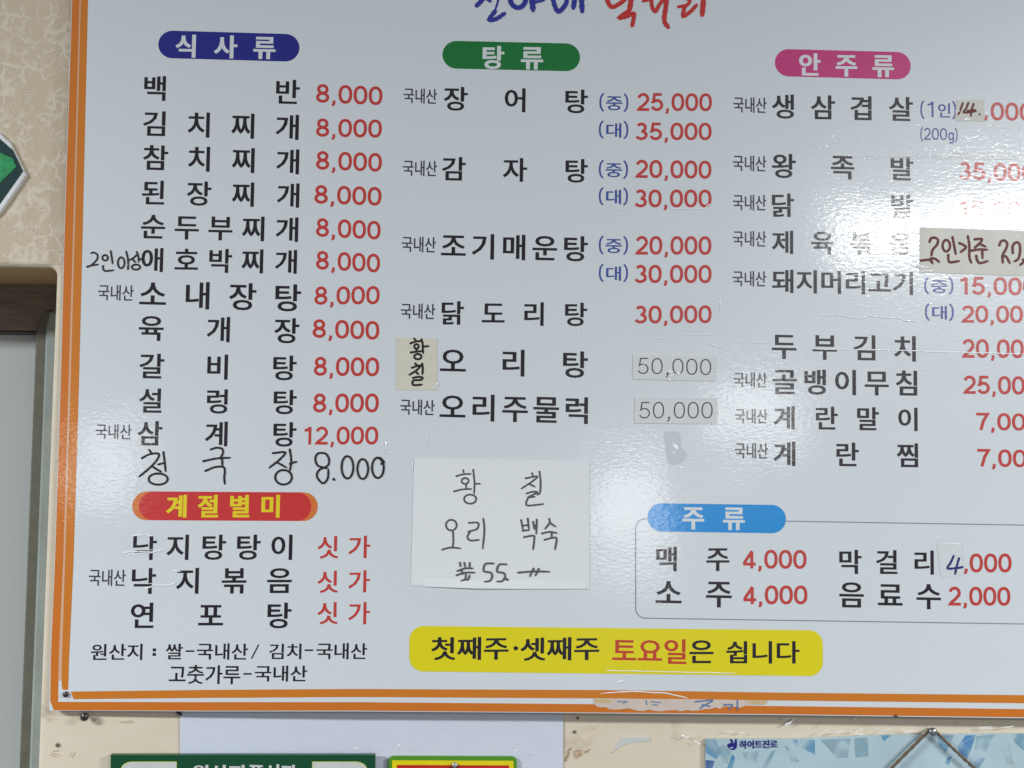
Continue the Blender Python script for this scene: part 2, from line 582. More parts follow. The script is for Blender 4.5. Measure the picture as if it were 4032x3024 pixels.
# ------------------------------------------------------------------ green sign cut by the left edge of the picture
gs = empty('wall_ornament', at(-150, 690, WALLY), 'green many-sided ornament with silver foil rim on the beige wallpaper at the far left', 'ornament')
def octo(reg_pts, cxp):
    return [xz('wl', x, y, WALLY - 0.004) for (x, y) in reg_pts] + [xz('wl', 2 * cxp - x, y, WALLY - 0.004) for (x, y) in reg_pts[::-1]]
outer = octo([(-120, 905), (0, 965), (75, 1035), (190, 1270), (0, 1545), (-120, 1640)], -230)
mid = octo([(-120, 945), (0, 1008), (95, 1090), (168, 1243), (0, 1480), (-120, 1570)], -230)
inn = octo([(-110, 1070), (0, 1108), (95, 1150), (122, 1212), (0, 1330), (-110, 1395)], -230)
b = MB(); slab(b, outer, WALLY - 0.0040, WALLY + 0.001, 0.001); b.build('rim', MT['silver'], gs)
b = MB(); slab(b, mid, WALLY - 0.0046, WALLY - 0.0038, 0.0003); b.build('border', MT['dgreen'], gs)
b = MB(); slab(b, inn, WALLY - 0.0052, WALLY - 0.0044, 0.0003); b.build('face', MT['green'], gs)

# ------------------------------------------------------------------ the menu board
TH = 0.0055
board = empty('menu_board', at(2300, 2790, 0.0), 'large white restaurant menu board with an orange double border, Korean dishes and prices', 'menu board')
LB = [(282.5, 0), (253, 900), (238, 1500), (215, 2200), (198, 2600), (194, 2798)]
BB = [(194, 2798), (800, 2801), (1400, 2801), (2100, 2806), (2700, 2812), (3061, 2815), (4032, 2828), (4700, 2838)]
outline = [xz('px', 295, -450)] + [xz('px', *p) for p in LB] + [xz('px', *p) for p in BB[1:]] + [xz('px', 4700, -300)]
b = MB(); slab(b, outline, 0.0, TH, 0.0)
pan = b.build('panel', MT['board'], board)
pan.data.materials.append(MT['edge'])
for pl in pan.data.polygons:
    if len(pl.vertices) == 4: pl.material_index = 1

LIFT = [0.00012]


def lift():
    """every print layer sits a hair above the one before"""
    LIFT[0] += 0.0000012
    return LIFT[0]


def strip(name, left, right, mat, parent=board, d=None):
    """a flat band between two rows of photo points"""
    d = d or lift()
    L_ = [at(*p) for p in left]; R_ = [at(*p) for p in right]
    vs = [(p.x, -d, p.z) for p in L_ + R_]
    k = len(left)
    fs = [[i, k + i, k + i + 1, i + 1] for i in range(k - 1)]
    v2 = [(v[0], v[2]) for v in vs]
    return mesh_obj(name, vs, flat_faces_toward_camera(v2, fs), mat, parent)


strip('border_outer_side', [(298, -450), (284.5, 0), (255, 900), (240, 1500), (217, 2200), (200, 2600), (198, 2763)],
      [(327, -450), (313, 0), (288, 900), (270, 1500), (249, 2200), (231, 2600), (229, 2763)], MT['orange_out'])
strip('border_inner_side', [(333, -450), (319, 0), (295, 900), (279, 1500), (257, 2200), (244, 2600), (243, 2700), (248, 2716)],
      [(360, -450), (346.5, 0), (326, 900), (311.5, 1500), (290, 2200), (272, 2600), (269, 2700), (268, 2716)], MT['orange_in'])
strip('border_gap', [(327.3, -450), (313.3, 0), (288.3, 900), (270.3, 1500), (249.3, 2200), (231.3, 2600), (230.3, 2680)],
      [(332.7, -450), (318.7, 0), (294.7, 900), (278.7, 1500), (256.7, 2200), (243.7, 2600), (242.7, 2680)], MT['peach'])
strip('border_outer_base', [(199, 2763.5), (800, 2764.6), (1400, 2764.6), (2400, 2773), (3061, 2780), (4032, 2792), (4700, 2800)],
      [(212, 2796.5), (800, 2798.5), (1400, 2798), (2400, 2806), (3061, 2812), (4032, 2824.5), (4700, 2833)], MT['orange_out'])
strip('border_inner_base', [(279, 2723), (800, 2716.5), (1400, 2712.7), (2400, 2717), (3061, 2727), (4032, 2737), (4700, 2745)],
      [(290, 2753), (800, 2748), (1400, 2744.5), (2400, 2750), (3061, 2758), (4032, 2769), (4700, 2777)], MT['orange_in'])


def rrect(p00, p10, p01, p11, r, seg=8):
    """rounded quad from world corners (tl, tr, bl, br) as (x,z)"""
    tl, tr, bl, br = [Vector(p) for p in (p00, p10, p01, p11)]
    out = []
    for (c, a, bb, ang) in ((bl, tl, br, 180), (br, bl, tr, 270), (tr, br, tl, 0), (tl, tr, bl, 90)):
        ua = (a - c).normalized(); ub = (bb - c).normalized()
        rr = min(r, 0.4999 * (a - c).length, 0.4999 * (bb - c).length)
        cc = c + (ua + ub) * rr
        pts = [cc + rr * Vector((math.cos(R(ang + 90 * k / seg)), math.sin(R(ang + 90 * k / seg)))) for k in range(seg + 1)]
        out += [(q.x, q.y) for q in pts]
    return out


def flat_poly(name, pts, mat, parent=board, d=None):
    d = d or lift()
    area2 = sum(pts[i][0] * pts[(i + 1) % len(pts)][1] - pts[(i + 1) % len(pts)][0] * pts[i][1] for i in range(len(pts)))
    if area2 < 0: pts = pts[::-1]
    return mesh_obj(name, [(p[0], -d, p[1]) for p in pts], [list(range(len(pts)))], mat, parent)


def quad_pill(name, reg, x0, x1, yl0, yl1, yr0, yr1, r, mat, parent=board, reg1=None):
    return flat_poly(name, rrect(xz(reg, x0, yl0), xz(reg1 or reg, x1, yr0), xz(reg, x0, yl1), xz(reg1 or reg, x1, yr1), r), mat, parent)


# ---- lettering: Hangul from Blender's own text, figures drawn as strokes
_txt = bpy.data.curves.new('lettering_source', 'FONT')
_txt.resolution_u = 3
_to = bpy.data.objects.new('lettering_source', _txt)
COL.objects.link(_to)
GL = {}


def hangul(ch):
    if ch in GL: return GL[ch]
    _txt.body = ch
    dg = bpy.context.evaluated_depsgraph_get()
    dg.update()
    me = bpy.data.meshes.new_from_object(_to.evaluated_get(dg), depsgraph=dg)
    bm = bmesh.new(); bm.from_mesh(me)
    bmesh.ops.remove_doubles(bm, verts=bm.verts, dist=1e-5)
    bm.verts.ensure_lookup_table()
    bm.verts.index_update()
    vs = [(v.co.x, v.co.y) for v in bm.verts]
    fs = [[v.index for v in f.verts] for f in bm.faces]
    nb = {}
    for e in bm.edges:
        if len(e.link_faces) == 1:
            a, c_ = e.verts[0].index, e.verts[1].index
            nb.setdefault(a, []).append(c_); nb.setdefault(c_, []).append(a)
    loops, seen = [], set()
    for s in nb:
        if s in seen: continue
        lp, cur, prev = [s], s, None
        seen.add(s)
        while True:
            nx = [q for q in nb[cur] if q != prev and q not in seen]
            if not nx: break
            prev, cur = cur, nx[0]
            seen.add(cur); lp.append(cur)
        if len(lp) > 2: loops.append(lp)
    bm.free(); bpy.data.meshes.remove(me)
    xs_ = [v[0] for v in vs]; ys_ = [v[1] for v in vs]
    GL[ch] = dict(v=vs, f=fs, loops=loops, box=(min(xs_), min(ys_), max(xs_), max(ys_)), adv=0.92)
    return GL[ch]


def strokes_of(ch):
    """(strokes, width of the cell) for figures of height 1; a stroke is (points, closed)"""
    S = {
        '0': ([(ell(.36, .5, .285, .43, 0, 360, 26, 2.25), True)], .80),
        '8': ([(ell(.36, .725, .225, .205, 0, 360, 20), True), (ell(.36, .285, .270, .215, 0, 360, 20), True)], .80),
        '1': ([([(.46, .0), (.46, .985)], False), ([(.44, .95), (.38, .84), (.16, .78)], False)], .76),
        '2': ([(ell(.36, .665, .265, .265, 165, -22, 12) + [(.43, .36), (.16, .15), (.10, .07), (.70, .07)], False)], .80),
        '3': ([(ell(.345, .715, .225, .215, 150, -85, 12), False), (ell(.345, .285, .275, .215, 88, -160, 14), False)], .80),
        '4': ([([(.50, 0), (.50, .90)], False), ([(.52, .93), (.10, .32), (.10, .235)], False), ([(.035, .235), (.71, .235)], False)], .80),
        '5': ([([(.63, .93), (.21, .93), (.15, .50)] + ell(.35, .33, .285, .262, 140, -158, 16), False)], .80),
        '7': ([([(.06, .93), (.66, .93), (.45, .55), (.30, 0)], False)], .80),
        ',': ([([(.17, .145), (.17, .0), (.135, -.08), (.07, -.13)], False), ([(.09, .07), (.24, .07)], False)], .40),
        '.': ([([(.10, .07), (.17, .07)], False)], .40),
        '(': ([([(.26, 1.04), (.13, .80), (.09, .46), (.13, .12), (.26, -.12)], False)], .36),
        ')': ([([(.06, 1.04), (.19, .80), (.23, .46), (.19, .12), (.06, -.12)], False)], .36),
        'g': ([(ell(.31, .34, .215, .27, 0, 360, 20), True), ([(.53, .62), (.53, -.02), (.46, -.16), (.31, -.20), (.12, -.13)], False)], .66),
        ':': ([([(.10, .10), (.18, .10)], False), ([(.10, .62), (.18, .62)], False)], .4),
        '-': ([([(.05, .42), (.60, .42)], False)], .65),
        '/': ([([(.05, -.05), (.50, .95)], False)], .55),
        '·': ([([(.10, .42), (.19, .42)], False)], .3),
    }
    return S[ch]


def figure(ch, weight):
    key = (ch, weight)
    if key in GL: return GL[key]
    st, adv = strokes_of(ch)
    V, Fc, T = [], [], []
    for k, (pts, closed) in enumerate(st):
        w = weight
        if ch in ':.·': w = weight * 1.25
        if ch == ',' : w = weight * (0.85 if k == 0 else 0.95)
        if ch in '()': w = weight * 0.8
        if ch in '(),g': pts = smooth_pts(pts, 4) if not closed else pts
        vs, fs = ribbon2d(pts, w, closed, caps=False)
        n0 = len(V)
        V += [(v[0], v[1]) for v in vs]
        Fc += [[i + n0 for i in f] for f in fs]
        T += [k + 0.02 * i_ for i_ in range(len(vs))]
    xs_ = [v[0] for v in V]; ys_ = [v[1] for v in V]
    GL[key] = dict(v=V, f=Fc, loops=[], box=(min(xs_), 0 if ch not in '()g,' else min(ys_), max(xs_), 1.0 if ch not in '()g' else max(ys_)), adv=adv, layer=T)
    return GL[key]


ASC = set('0123456789,.()g:-/·')


def lettering(name, reg, text, x0, yt0, yb0, x1, yt1, mat, parent=board, asp=1.03, fit=None, bold=(0.021, 0.011),
              weight=0.16, reg1=None, mb=None, base=0.0, hscale=1.0, depth=0.0):
    """text laid from photo point (x0, yt0..yb0: ink of the first sign) to (x1, yt1: ink top right of the last)"""
    own = mb is None
    mb = mb or MB()
    chars = [c for c in text]
    infos = [figure(c, weight) if c in ASC else hangul(c) for c in chars]
    A = rp(reg, x0, yt0, depth); B = rp(reg, x0, yb0, depth); C = rp(reg1 or reg, x1, yt1, depth)
    h = (A - B).length
    g0, gn = infos[0], infos[-1]
    sy = h / (g0['box'][3] - g0['box'][1])
    sc_ = [1.0] * len(chars)
    if any(c in ASC for c in chars) and any(c not in ASC for c in chars):
        # figures among Hangul: brackets set the height, Hangul is scaled to suit
        sc_ = [1.0 if c in ASC else hscale for c in chars]
    top0, topn = g0['box'][3] * sy * sc_[0], gn['box'][3] * sy * sc_[-1]
    b0 = Vector((A.x, A.z - top0)); b1 = Vector((C.x, C.z - topn))
    width = b1.x - b0.x
    slope = (b1.y - b0.y) / width
    n_ = len(chars)
    if fit is None: fit = any(c in ASC for c in chars)
    if fit:
        advs = [i['adv'] * s for i, s in zip(infos, sc_)]
        nat = sum(advs[:-1]) + gn['box'][2] * sc_[-1] - g0['box'][0] * sc_[0]
        sx = width / nat
        org = []
        acc = -g0['box'][0] * sc_[0] * sx
        for a in advs:
            org.append(acc); acc += a * sx
    else:
        sx = sy * asp
        if n_ == 1:
            sx = width / (g0['box'][2] - g0['box'][0])
            org = [-g0['box'][0] * sx]
        else:
            step = (width - (gn['box'][2] - g0['box'][0]) * sx) / (n_ - 1)
            org = [-g0['box'][0] * sx + k * step for k in range(n_)]
    d = lift() - depth
    line = None
    if own and name in ('dish_name', 'heading', 'banner_text', 'price', 'figures') and n_ > 1:
        line = bpy.data.objects.new(name, None)
        line.empty_display_size = 0.005
        COL.objects.link(line)
        line.parent = parent
        line.location = Vector((b0.x, -d, b0.y)) - parent.location
    for c, gi, o_, s in zip(chars, infos, org, sc_):
        if line:
            mb = MB()
        up = 0.0 if c in ASC else base

        def put(x, y, ex=0.0):
            xx = b0.x + o_ + x * sx * s
            return (xx, -(d + ex), b0.y + slope * (xx - b0.x) + (y * s + up) * sy)
        v2 = gi['v']
        lay = gi.get('layer')
        mb.add([put(v[0], v[1], 0.00001 * lay[i] if lay else 0) for i, v in enumerate(v2)], flat_faces_toward_camera(v2, gi['f']))
        if bold and c not in ASC:
            for li, lp in enumerate(gi['loops']):
                pts = [Vector((v2[i][0], v2[i][1])) for i in lp]
                # thicken: wider across upright stems than across level ones
                fx, fy = bold
                q = [Vector((p.x / fx, p.y / fy)) for p in pts]
                rv, rf = ribbon2d(q, 2.0, True)
                rv = [(v.x * fx, v.y * fy) for v in rv]
                mb.add([put(v[0], v[1], 0.0000035 + li * 0.0000015) for v in rv], flat_faces_toward_camera(rv, rf))
        if line:
            o = mesh_obj('figure' if c in ASC else 'letter', [v - parent.location - line.location for v in mb.v], mb.f, mat)
            o.parent = line
    if line: return line
    if own:
        return mb.build(name, mat, parent)


K, RD, BL, GR = MT['black'], MT['red'], MT['blue'], MT['grey']
SOFT = (0.006, 0.002)
PILL = (0.036, 0.020)


def origin_mark(reg, x0, yt, yb, x1, yt1):
    lettering('origin_note', reg, '국내산', x0, yt, yb, x1, yt1, GR, asp=0.86, fit=True, bold=(0.014, 0.006))


def dish(reg, text, x0, yt, yb, x1, yt1, **kw):
    lettering('dish_name', reg, text, x0, yt, yb, x1, yt1, K, **kw)


def price(reg, text, x0, yt, yb, x1, yt1, **kw):
    lettering('price', reg, text, x0, yt, yb, x1, yt1, RD, **kw)


def size_mark(reg, text, x0, yt, yb, x1, yt1, hs=1.02, **kw):
    lettering('size_note', reg, text, x0, yt, yb, x1, yt1, BL, weight=0.115, hscale=hs, base=0.045, bold=(0.016, 0.008), **kw)


# heading pills
quad_pill('heading_pill', '1', 862, 1630, 165, 315, 187, 337, 1, MT['pillblue'])
lettering('heading', '1', '식사류', 963, 190, 310, 1497, 205, MT['white'], bold=PILL, asp=1.0)
quad_pill('heading_pill', '2', 473, 1222, 221, 372, 238, 389, 1, MT['pillgreen'])
lettering('heading', '2', '탕류', 697, 252, 373, 1017, 260, MT['white'], bold=PILL, asp=1.0)
quad_pill('heading_pill', '3', 583, 1470, 319, 497, 342, 521, 1, MT['pillpink'])
lettering('heading', '3', '안주류', 745, 350, 490, 1355, 365, MT['white'], bold=PILL, asp=1.0)
quad_pill('heading_pill_end', '4', 720, 1730, 1292, 1449, 1298, 1454, 1, MT['orange_end'])
quad_pill('heading_pill', '4', 757, 1695, 1292, 1449, 1298, 1454, 1, MT['pillred'])
lettering('heading', '4', '계절별미', 912, 1314, 1433, 1520, 1314, MT['textyellow'], bold=PILL, asp=1.0)

# first column
dish('1', '백반', 790, 413, 545, 1630, 437); price('1', '8,000', 1722, 457, 557, 2083, 473)
dish('1', '김치찌개', 785, 605, 737, 1625, 627); price('1', '8,000', 1722, 645, 743, 2080, 652)
dish('1', '참치찌개', 785, 790, 922, 1627, 815); price('1', '8,000', 1722, 822, 922, 2080, 835)
dish('1', '된장찌개', 778, 983, 1110, 1628, 1000); price('1', '8,000', 1713, 1007, 1107, 2078, 1020)
dish('1', '순두부찌개', 773, 1170, 1295, 1622, 1185); price('1', '8,000', 1722, 1187, 1287, 2073, 1205)
dish('1', '애호박찌개', 775, 1350, 1478, 1615, 1362); price('1', '8,000', 1722, 1365, 1465, 2070, 1384)
origin_mark('4', 537, 170, 250, 728, 172)
dish('4', '소내장탕', 765, 155, 272, 1637, 168); price('4', '8,000', 1713, 178, 276, 2068, 175)
dish('4', '육개장', 762, 338, 470, 1628, 352); price('4', '8,000', 1703, 355, 455, 2066, 367)
dish('4', '갈비탕', 765, 543, 675, 1613, 555); price('4', '8,000', 1710, 560, 662, 2065, 564)
dish('4', '설렁탕', 762, 733, 862, 1613, 742); price('4', '8,000', 1706, 760, 862, 2063, 760)
origin_mark('4', 523, 928, 1005, 717, 930)
dish('4', '삼계탕', 755, 910, 1040, 1612, 917); price('4', '12,000', 1657, 940, 1037, 2060, 940)
dish('7', '낙지탕탕이', 730, 285, 420, 1590, 285)
lettering('price', '7', '싯가', 1733, 293, 413, 2015, 290, RD, bold=(0.018, 0.010))
origin_mark('7', 487, 475, 560, 685, 475)
dish('7', '낙지볶음', 723, 467, 605, 1587, 467)
lettering('price', '7', '싯가', 1733, 482, 600, 2012, 478, RD, bold=(0.018, 0.010))
dish('7', '연포탕', 717, 655, 790, 1585, 655)
lettering('price', '7', '싯가', 1732, 652, 770, 2012, 652, RD, bold=(0.018, 0.010))
ob = MB()
G2 = dict(mb=ob, bold=(0.016, 0.008))
lettering('', '7', '원산지', 498, 880, 965, 775, 878, K, fit=True, **G2)
lettering('', '7', ':', 832, 893, 940, 850, 893, K, asp=1, fit=True, weight=0.28, **G2)
lettering('', '7', '쌀', 905, 878, 962, 995, 878, K, **G2)
for (xa_, xb_, yy) in ((1010, 1058, 913), (1658, 1705, 908), (1325, 1370, 1037)):
    pa, pb, pc = rp('7', xa_, yy), rp('7', xb_, yy), rp('7', xa_, yy + 9)
    dd = lift()
    ob.add([(pa.x, -dd, pa.z), (pa.x, -dd, pc.z), (pb.x, -dd, pc.z + pb.z - pa.z), (pb.x, -dd, pb.z)], [[0, 1, 2, 3]])
lettering('', '7', '국내산', 1075, 878, 962, 1350, 877, K, fit=True, **G2)
lettering('', '7', '/', 1368, 880, 955, 1412, 878, K, weight=0.09, **G2)
lettering('', '7', '김치', 1468, 877, 960, 1640, 877, K, fit=True, **G2)
lettering('', '7', '국내산', 1725, 877, 960, 1998, 875, K, fit=True, **G2)
lettering('', '7', '고춧가루', 923, 1003, 1080, 1308, 1000, K, fit=True, **G2)
lettering('', '7', '국내산', 1390, 1000, 1082, 1672, 997, K, fit=True, **G2)
ob.build('origin_paragraph', K, board)

# second column
origin_mark('2', 263, 482, 560, 443, 485)
dish('2', '장어탕', 485, 473, 600, 1262, 490); size_mark('2', '(중)', 1328, 505, 608, 1485, 508); price('2', '25,000', 1528, 507, 603, 1940, 509)
size_mark('2', '(대)', 1325, 655, 755, 1485, 658); price('2', '35,000', 1525, 668, 762, 1938, 669)
origin_mark('2', 260, 875, 955, 443, 877)
dish('2', '감자탕', 475, 855, 980, 1262, 868); size_mark('2', '(중)', 1325, 870, 972, 1483, 873); price('2', '20,000', 1520, 870, 967, 1937, 876)
size_mark('2', '(대)', 1325, 1018, 1118, 1483, 1020); price('2', '30,000', 1520, 1032, 1128, 1938, 1033)
origin_mark('2', 253, 1290, 1370, 437, 1292)
dish('2', '조기매운탕', 470, 1282, 1388, 1262, 1288); size_mark('2', '(중)', 1325, 1282, 1385, 1483, 1285); price('2', '20,000', 1520, 1285, 1385, 1937, 1287)
size_mark('2', '(대)', 1325, 1435, 1535, 1483, 1437); price('2', '30,000', 1520, 1442, 1540, 1938, 1443)
origin_mark('5', 248, 272, 352, 433, 272)
dish('5', '닭도리탕', 473, 258, 383, 1258, 267); price('5', '30,000', 1520, 282, 378, 1938, 280)
dish('5', '오리탕', 465, 520, 635, 1262, 533)
origin_mark('5', 245, 793, 873, 430, 795)
dish('5', '오리주물럭', 463, 770, 885, 1262, 782)

# third column (runs on past the right edge of the picture)
origin_mark('3', 313, 637, 733, 527, 639)
dish('3', '생삼겹살', 567, 617, 772, 1480, 637); size_mark('3', '(1인)', 1533, 655, 778, 1765, 658)
price('3', '000', 1992, 668, 785, 2268, 675)
lettering('price_comma', '3', ',', 1946, 660, 790, 1972, 660, RD, asp=1, fit=True)
size_mark('3', '(200g)', 1533, 828, 925, 1775, 833)
origin_mark('3', 310, 1018, 1115, 525, 1020)
dish('3', '왕족발', 567, 1005, 1160, 1483, 1025); price('3', '35,000', 1785, 1058, 1172, 2279, 1072)
origin_mark('3', 310, 1275, 1372, 525, 1275)
dish('3', '닭발', 567, 1265, 1415, 1483, 1274); price('3', '15,000', 1790, 1308, 1415, 2284, 1318)
origin_mark('3', 310, 1512, 1608, 525, 1512)
dish('6', '제육볶음', 567, 15, 163, 1470, 27)
origin_mark('6', 308, 280, 375, 525, 280)
dish('6', '돼지머리고기', 567, 268, 417, 1480, 285, fit=True); size_mark('6', '(중)', 1558, 316, 430, 1748, 318); price('6', '15,000', 1793, 315, 430, 2290, 322)
size_mark('6', '(대)', 1563, 487, 603, 1750, 489); price('6', '20,000', 1797, 502, 614, 2292, 505)
dish('6', '두부김치', 567, 695, 848, 1498, 705); price('6', '20,000', 1800, 722, 843, 2298, 726)
origin_mark('6', 315, 942, 1035, 530, 942)
dish('6', '골뱅이무침', 572, 925, 1078, 1507, 930); price('6', '25,000', 1808, 960, 1078, 2305, 968)
origin_mark('6', 323, 1180, 1270, 533, 1180)
dish('6', '계란말이', 578, 1160, 1310, 1510, 1172); price('6', '7,000', 1898, 1204, 1315, 2315, 1210)
origin_mark('6', 323, 1403, 1500, 537, 1403)
dish('6', '계란찜', 578, 1393, 1548, 1513, 1405); price('6', '7,000', 1905, 1440, 1553, 2320, 1448)

# drinks box
bx = rrect(xz('9', 4, 205), xz('9', 2290, 243), xz('9', 4, 770), xz('9', 2290, 805), 0.0115, 6)
gap0, gap1 = xz('9', 75, 200)[0], xz('9', 855, 200)[0]
vs, fs = ribbon2d(bx, 0.0011, True)
dd = lift()
mesh_obj('box_line', [(v.x, -dd, v.y) for v in vs], flat_faces_toward_camera(vs, fs), MT['line'], board)
quad_pill('heading_pill', '9', 72, 858, 117, 277, 128, 289, 1, MT['pillazure'])
lettering('heading', '9', '주류', 275, 143, 263, 620, 145, MT['white'], bold=PILL, asp=1.0)
dish('9', '맥주', 125, 368, 503, 533, 375); price('9', '4,000', 615, 382, 488, 975, 384)
dish('9', '막걸리', 1165, 383, 517, 1695, 388); price('9', '000', 1903, 404, 510, 2140, 404)
lettering('price_comma', '9', ',', 1868, 403, 522, 1890, 403, RD, asp=1, fit=True)
dish('9', '소주', 122, 560, 682, 547, 567); price('9', '4,000', 617, 585, 691, 980, 586)
dish('9', '음료수', 1165, 567, 707, 1735, 580); price('9', '2,000', 1777, 592, 698, 2133, 594)

# closing-day banner
quad_pill('banner', '8', 312, 1068, 832, 1096, 840, 1101, 0.0165, MT['yellow'], reg1='9')
B2 = dict(bold=(0.024, 0.013))
lettering('banner_text', '8', '첫째주', 445, 900, 1030, 885, 905, K, fit=True, **B2)
lettering('banner_text', '8', '셋째주', 962, 903, 1034, 1412, 905, K, fit=True, **B2)
lettering('banner_text', '8', '토요일', 1495, 915, 1028, 1917, 912, MT['textred'], fit=True, **B2)
lettering('banner_text', '9', '은', 313, 898, 1025, 443, 898, K, **B2)
lettering('banner_text', '9', '쉽니다', 522, 903, 1026, 932, 903, K, fit=True, **B2)


# ---- handwriting
def write(name, reg, strokes, w, mat, parent=None, depth=0.0, curved=True, up=0.0002):
    mb = MB()
    s = REG[reg][2] * DIST / F
    for k, st in enumerate(strokes):
        ww_ = w
        pts = st
        if isinstance(st, tuple): pts, ww_ = st
        P2 = [xz(reg, x, y, depth) for (x, y) in pts]
        Q = smooth_pts(P2, 5) if curved and len(P2) > 2 else [Vector(p) for p in P2]
        if len(Q) == 2:
            Q = [Q[0].lerp(Q[1], t / 4) for t in range(5)]
        W_ = [ww_ * s * (0.86 + 0.28 * abs(math.sin(1.7 * i + k))) for i in range(len(Q))]
        if len(Q) > 3: W_[0] *= 1.1; W_[-1] *= 0.72
        vs, fs = ribbon2d([tuple(q) for q in Q], W_)
        vs2 = [(v[0], v[1]) for v in vs]
        e = depth - up - 0.000012 * k
        mb.add([(v[0], e - 0.00000012 * i_, v[1]) for i_, v in enumerate(vs2)], flat_faces_toward_camera(vs2, fs))
    return mb.build(name, mat, parent)


def ring(cx, cy, rx, ry, a0=-100, n=12, over=30):
    return [(cx + rx * math.cos(R(a0 + (360 + over) * k / n)), cy + ry * math.sin(R(a0 + (360 + over) * k / n))) for k in range(n + 1)]


write('handwriting', 'two', [
    [(705, 205), (760, 198), (815, 240), (810, 310), (760, 370), (700, 420), (632, 452)], [(640, 440), (720, 420), (830, 405)],
    ring(948, 288, 48, 48), [(1045, 170), (1062, 270), (1078, 390)], [(908, 425), (918, 490), (950, 518), (1030, 512), (1098, 505)],
    ring(1228, 375, 58, 95), [(1315, 180), (1342, 290), (1350, 400), (1345, 495)],
    [(1490, 245), (1430, 300), (1355, 332)], [(1425, 300), (1445, 335), (1475, 365)], [(1500, 185), (1528, 270), (1532, 360)],
    [(1530, 315), (1605, 312)], ring(1485, 450, 72, 45)], 30, MT['marker'], board, up=0.0004)
write('handwriting', 'hand', [
    [(183, 65), (205, 95)], [(125, 132), (190, 100), (262, 98), (245, 150), (180, 220), (100, 285)], [(205, 198), (245, 225), (282, 245)],
    [(258, 185), (308, 172)], [(300, 85), (310, 160), (318, 242)], ring(257, 305, 78, 46),
    [(690, 62), (735, 48), (780, 55), (790, 90), (770, 128)], [(628, 158), (740, 135), (848, 130)], [(782, 135), (785, 195)],
    [(645, 238), (720, 208), (790, 205), (805, 240), (800, 290), (805, 345)],
    [(1200, 92), (1300, 85), (1260, 140), (1170, 212)], [(1235, 168), (1310, 210)], [(1338, 62), (1350, 150), (1340, 235)], [(1340, 178), (1395, 162)],
    ring(1287, 290, 68, 60),
    [(1640, 215), (1570, 195), (1548, 140), (1570, 95), (1630, 95), (1660, 140), (1650, 195), (1580, 230), (1562, 285), (1610, 340), (1650, 300), (1655, 225)],
    ([(1698, 305), (1706, 312)], 20), ring(1812, 208, 48, 92), ring(1938, 222, 44, 82), ring(2062, 212, 48, 84), ([(2080, 135), (2108, 165), (2090, 180)], 22)],
    16, MT['marker'], board, up=0.0004)
write('brush_title', 'title', [
    ([(155, 45), (185, 15), (215, -30), (240, -110)], 36), ([(215, -30), (262, 10)], 30), ([(345, -170), (325, 0), (290, 110)], 16), ([(300, 90), (255, 155), (310, 150), (378, 105)], 34),
    (ring(482, -30, 66, 92), 38), ([(590, -150), (592, -20), (602, 85)], 44), ([(600, 22), (690, 0)], 26),
    ([(745, -120), (765, 20), (800, 92), (850, 50), (872, 0)], 36), ([(925, -150), (930, -20), (920, 68)], 38), ([(860, -20), (925, -20)], 26), ([(985, -160), (985, -20), (990, 92)], 40)],
    30, MT['brushblue'], board, up=0.0004)
write('brush_title', 'title', [
    ([(1165, -120), (1185, -10), (1222, 55), (1285, 30), (1335, -20), (1330, -110), (1180, -110)], 34), ([(1380, -160), (1378, -20), (1365, 82)], 40),
    ([(1360, 85), (1285, 140), (1340, 132), (1398, 108), (1395, 160), (1385, 208)], 32),
    ([(1450, -120), (1620, -120), (1600, -40), (1470, 10)], 30), ([(1535, -10), (1545, 60), (1570, 90), (1600, 40), (1645, -20)], 30), ([(1665, -150), (1655, 30), (1640, 160), (1672, 218)], 36),
    ([(1740, -130), (1850, -130), (1830, -50), (1750, -20)], 30), ([(1770, -20), (1840, 0), (1820, 40), (1750, 55)], 26), ([(1800, 55), (1790, 128), (1850, 90), (1895, 40)], 30), ([(1945, -150), (1950, -20), (1940, 120)], 40)],
    30, MT['brushred'], board, up=0.0004)
write('banner_dot', '8', [([(929, 962), (936, 962)], 25)], 25, K, board, up=0.0004)


# ------------------------------------------------------------------ papers stuck on the board (things of their own)
def paper(name, corners, th, mat, label, cat, group=None, jag=0.0, n=14, curl=None, y0=0.0):
    """corners: tl, tr, br, bl in (reg, x, y); a sheet of thickness th lying on plane y0"""
    root = empty(name, rp(*corners[3]), label, cat, group)
    c = [Vector(xz(*q)) for q in corners]
    out_ = []
    rnd = random.Random(len(label))
    for k in range(4):
        a, b_ = c[k], c[(k + 1) % 4]
        for i in range(n):
            t = i / n
            q = a.lerp(b_, t)
            if jag and i: q += Vector((rnd.uniform(-jag, jag), rnd.uniform(-jag, jag)))
            out_.append((q.x, q.y))
    mb = MB()
    slab(mb, out_, y0 - th, y0 - 0.00025, min(0.00008, th * 0.3))
    mb.build('sheet', mat, root)
    return root


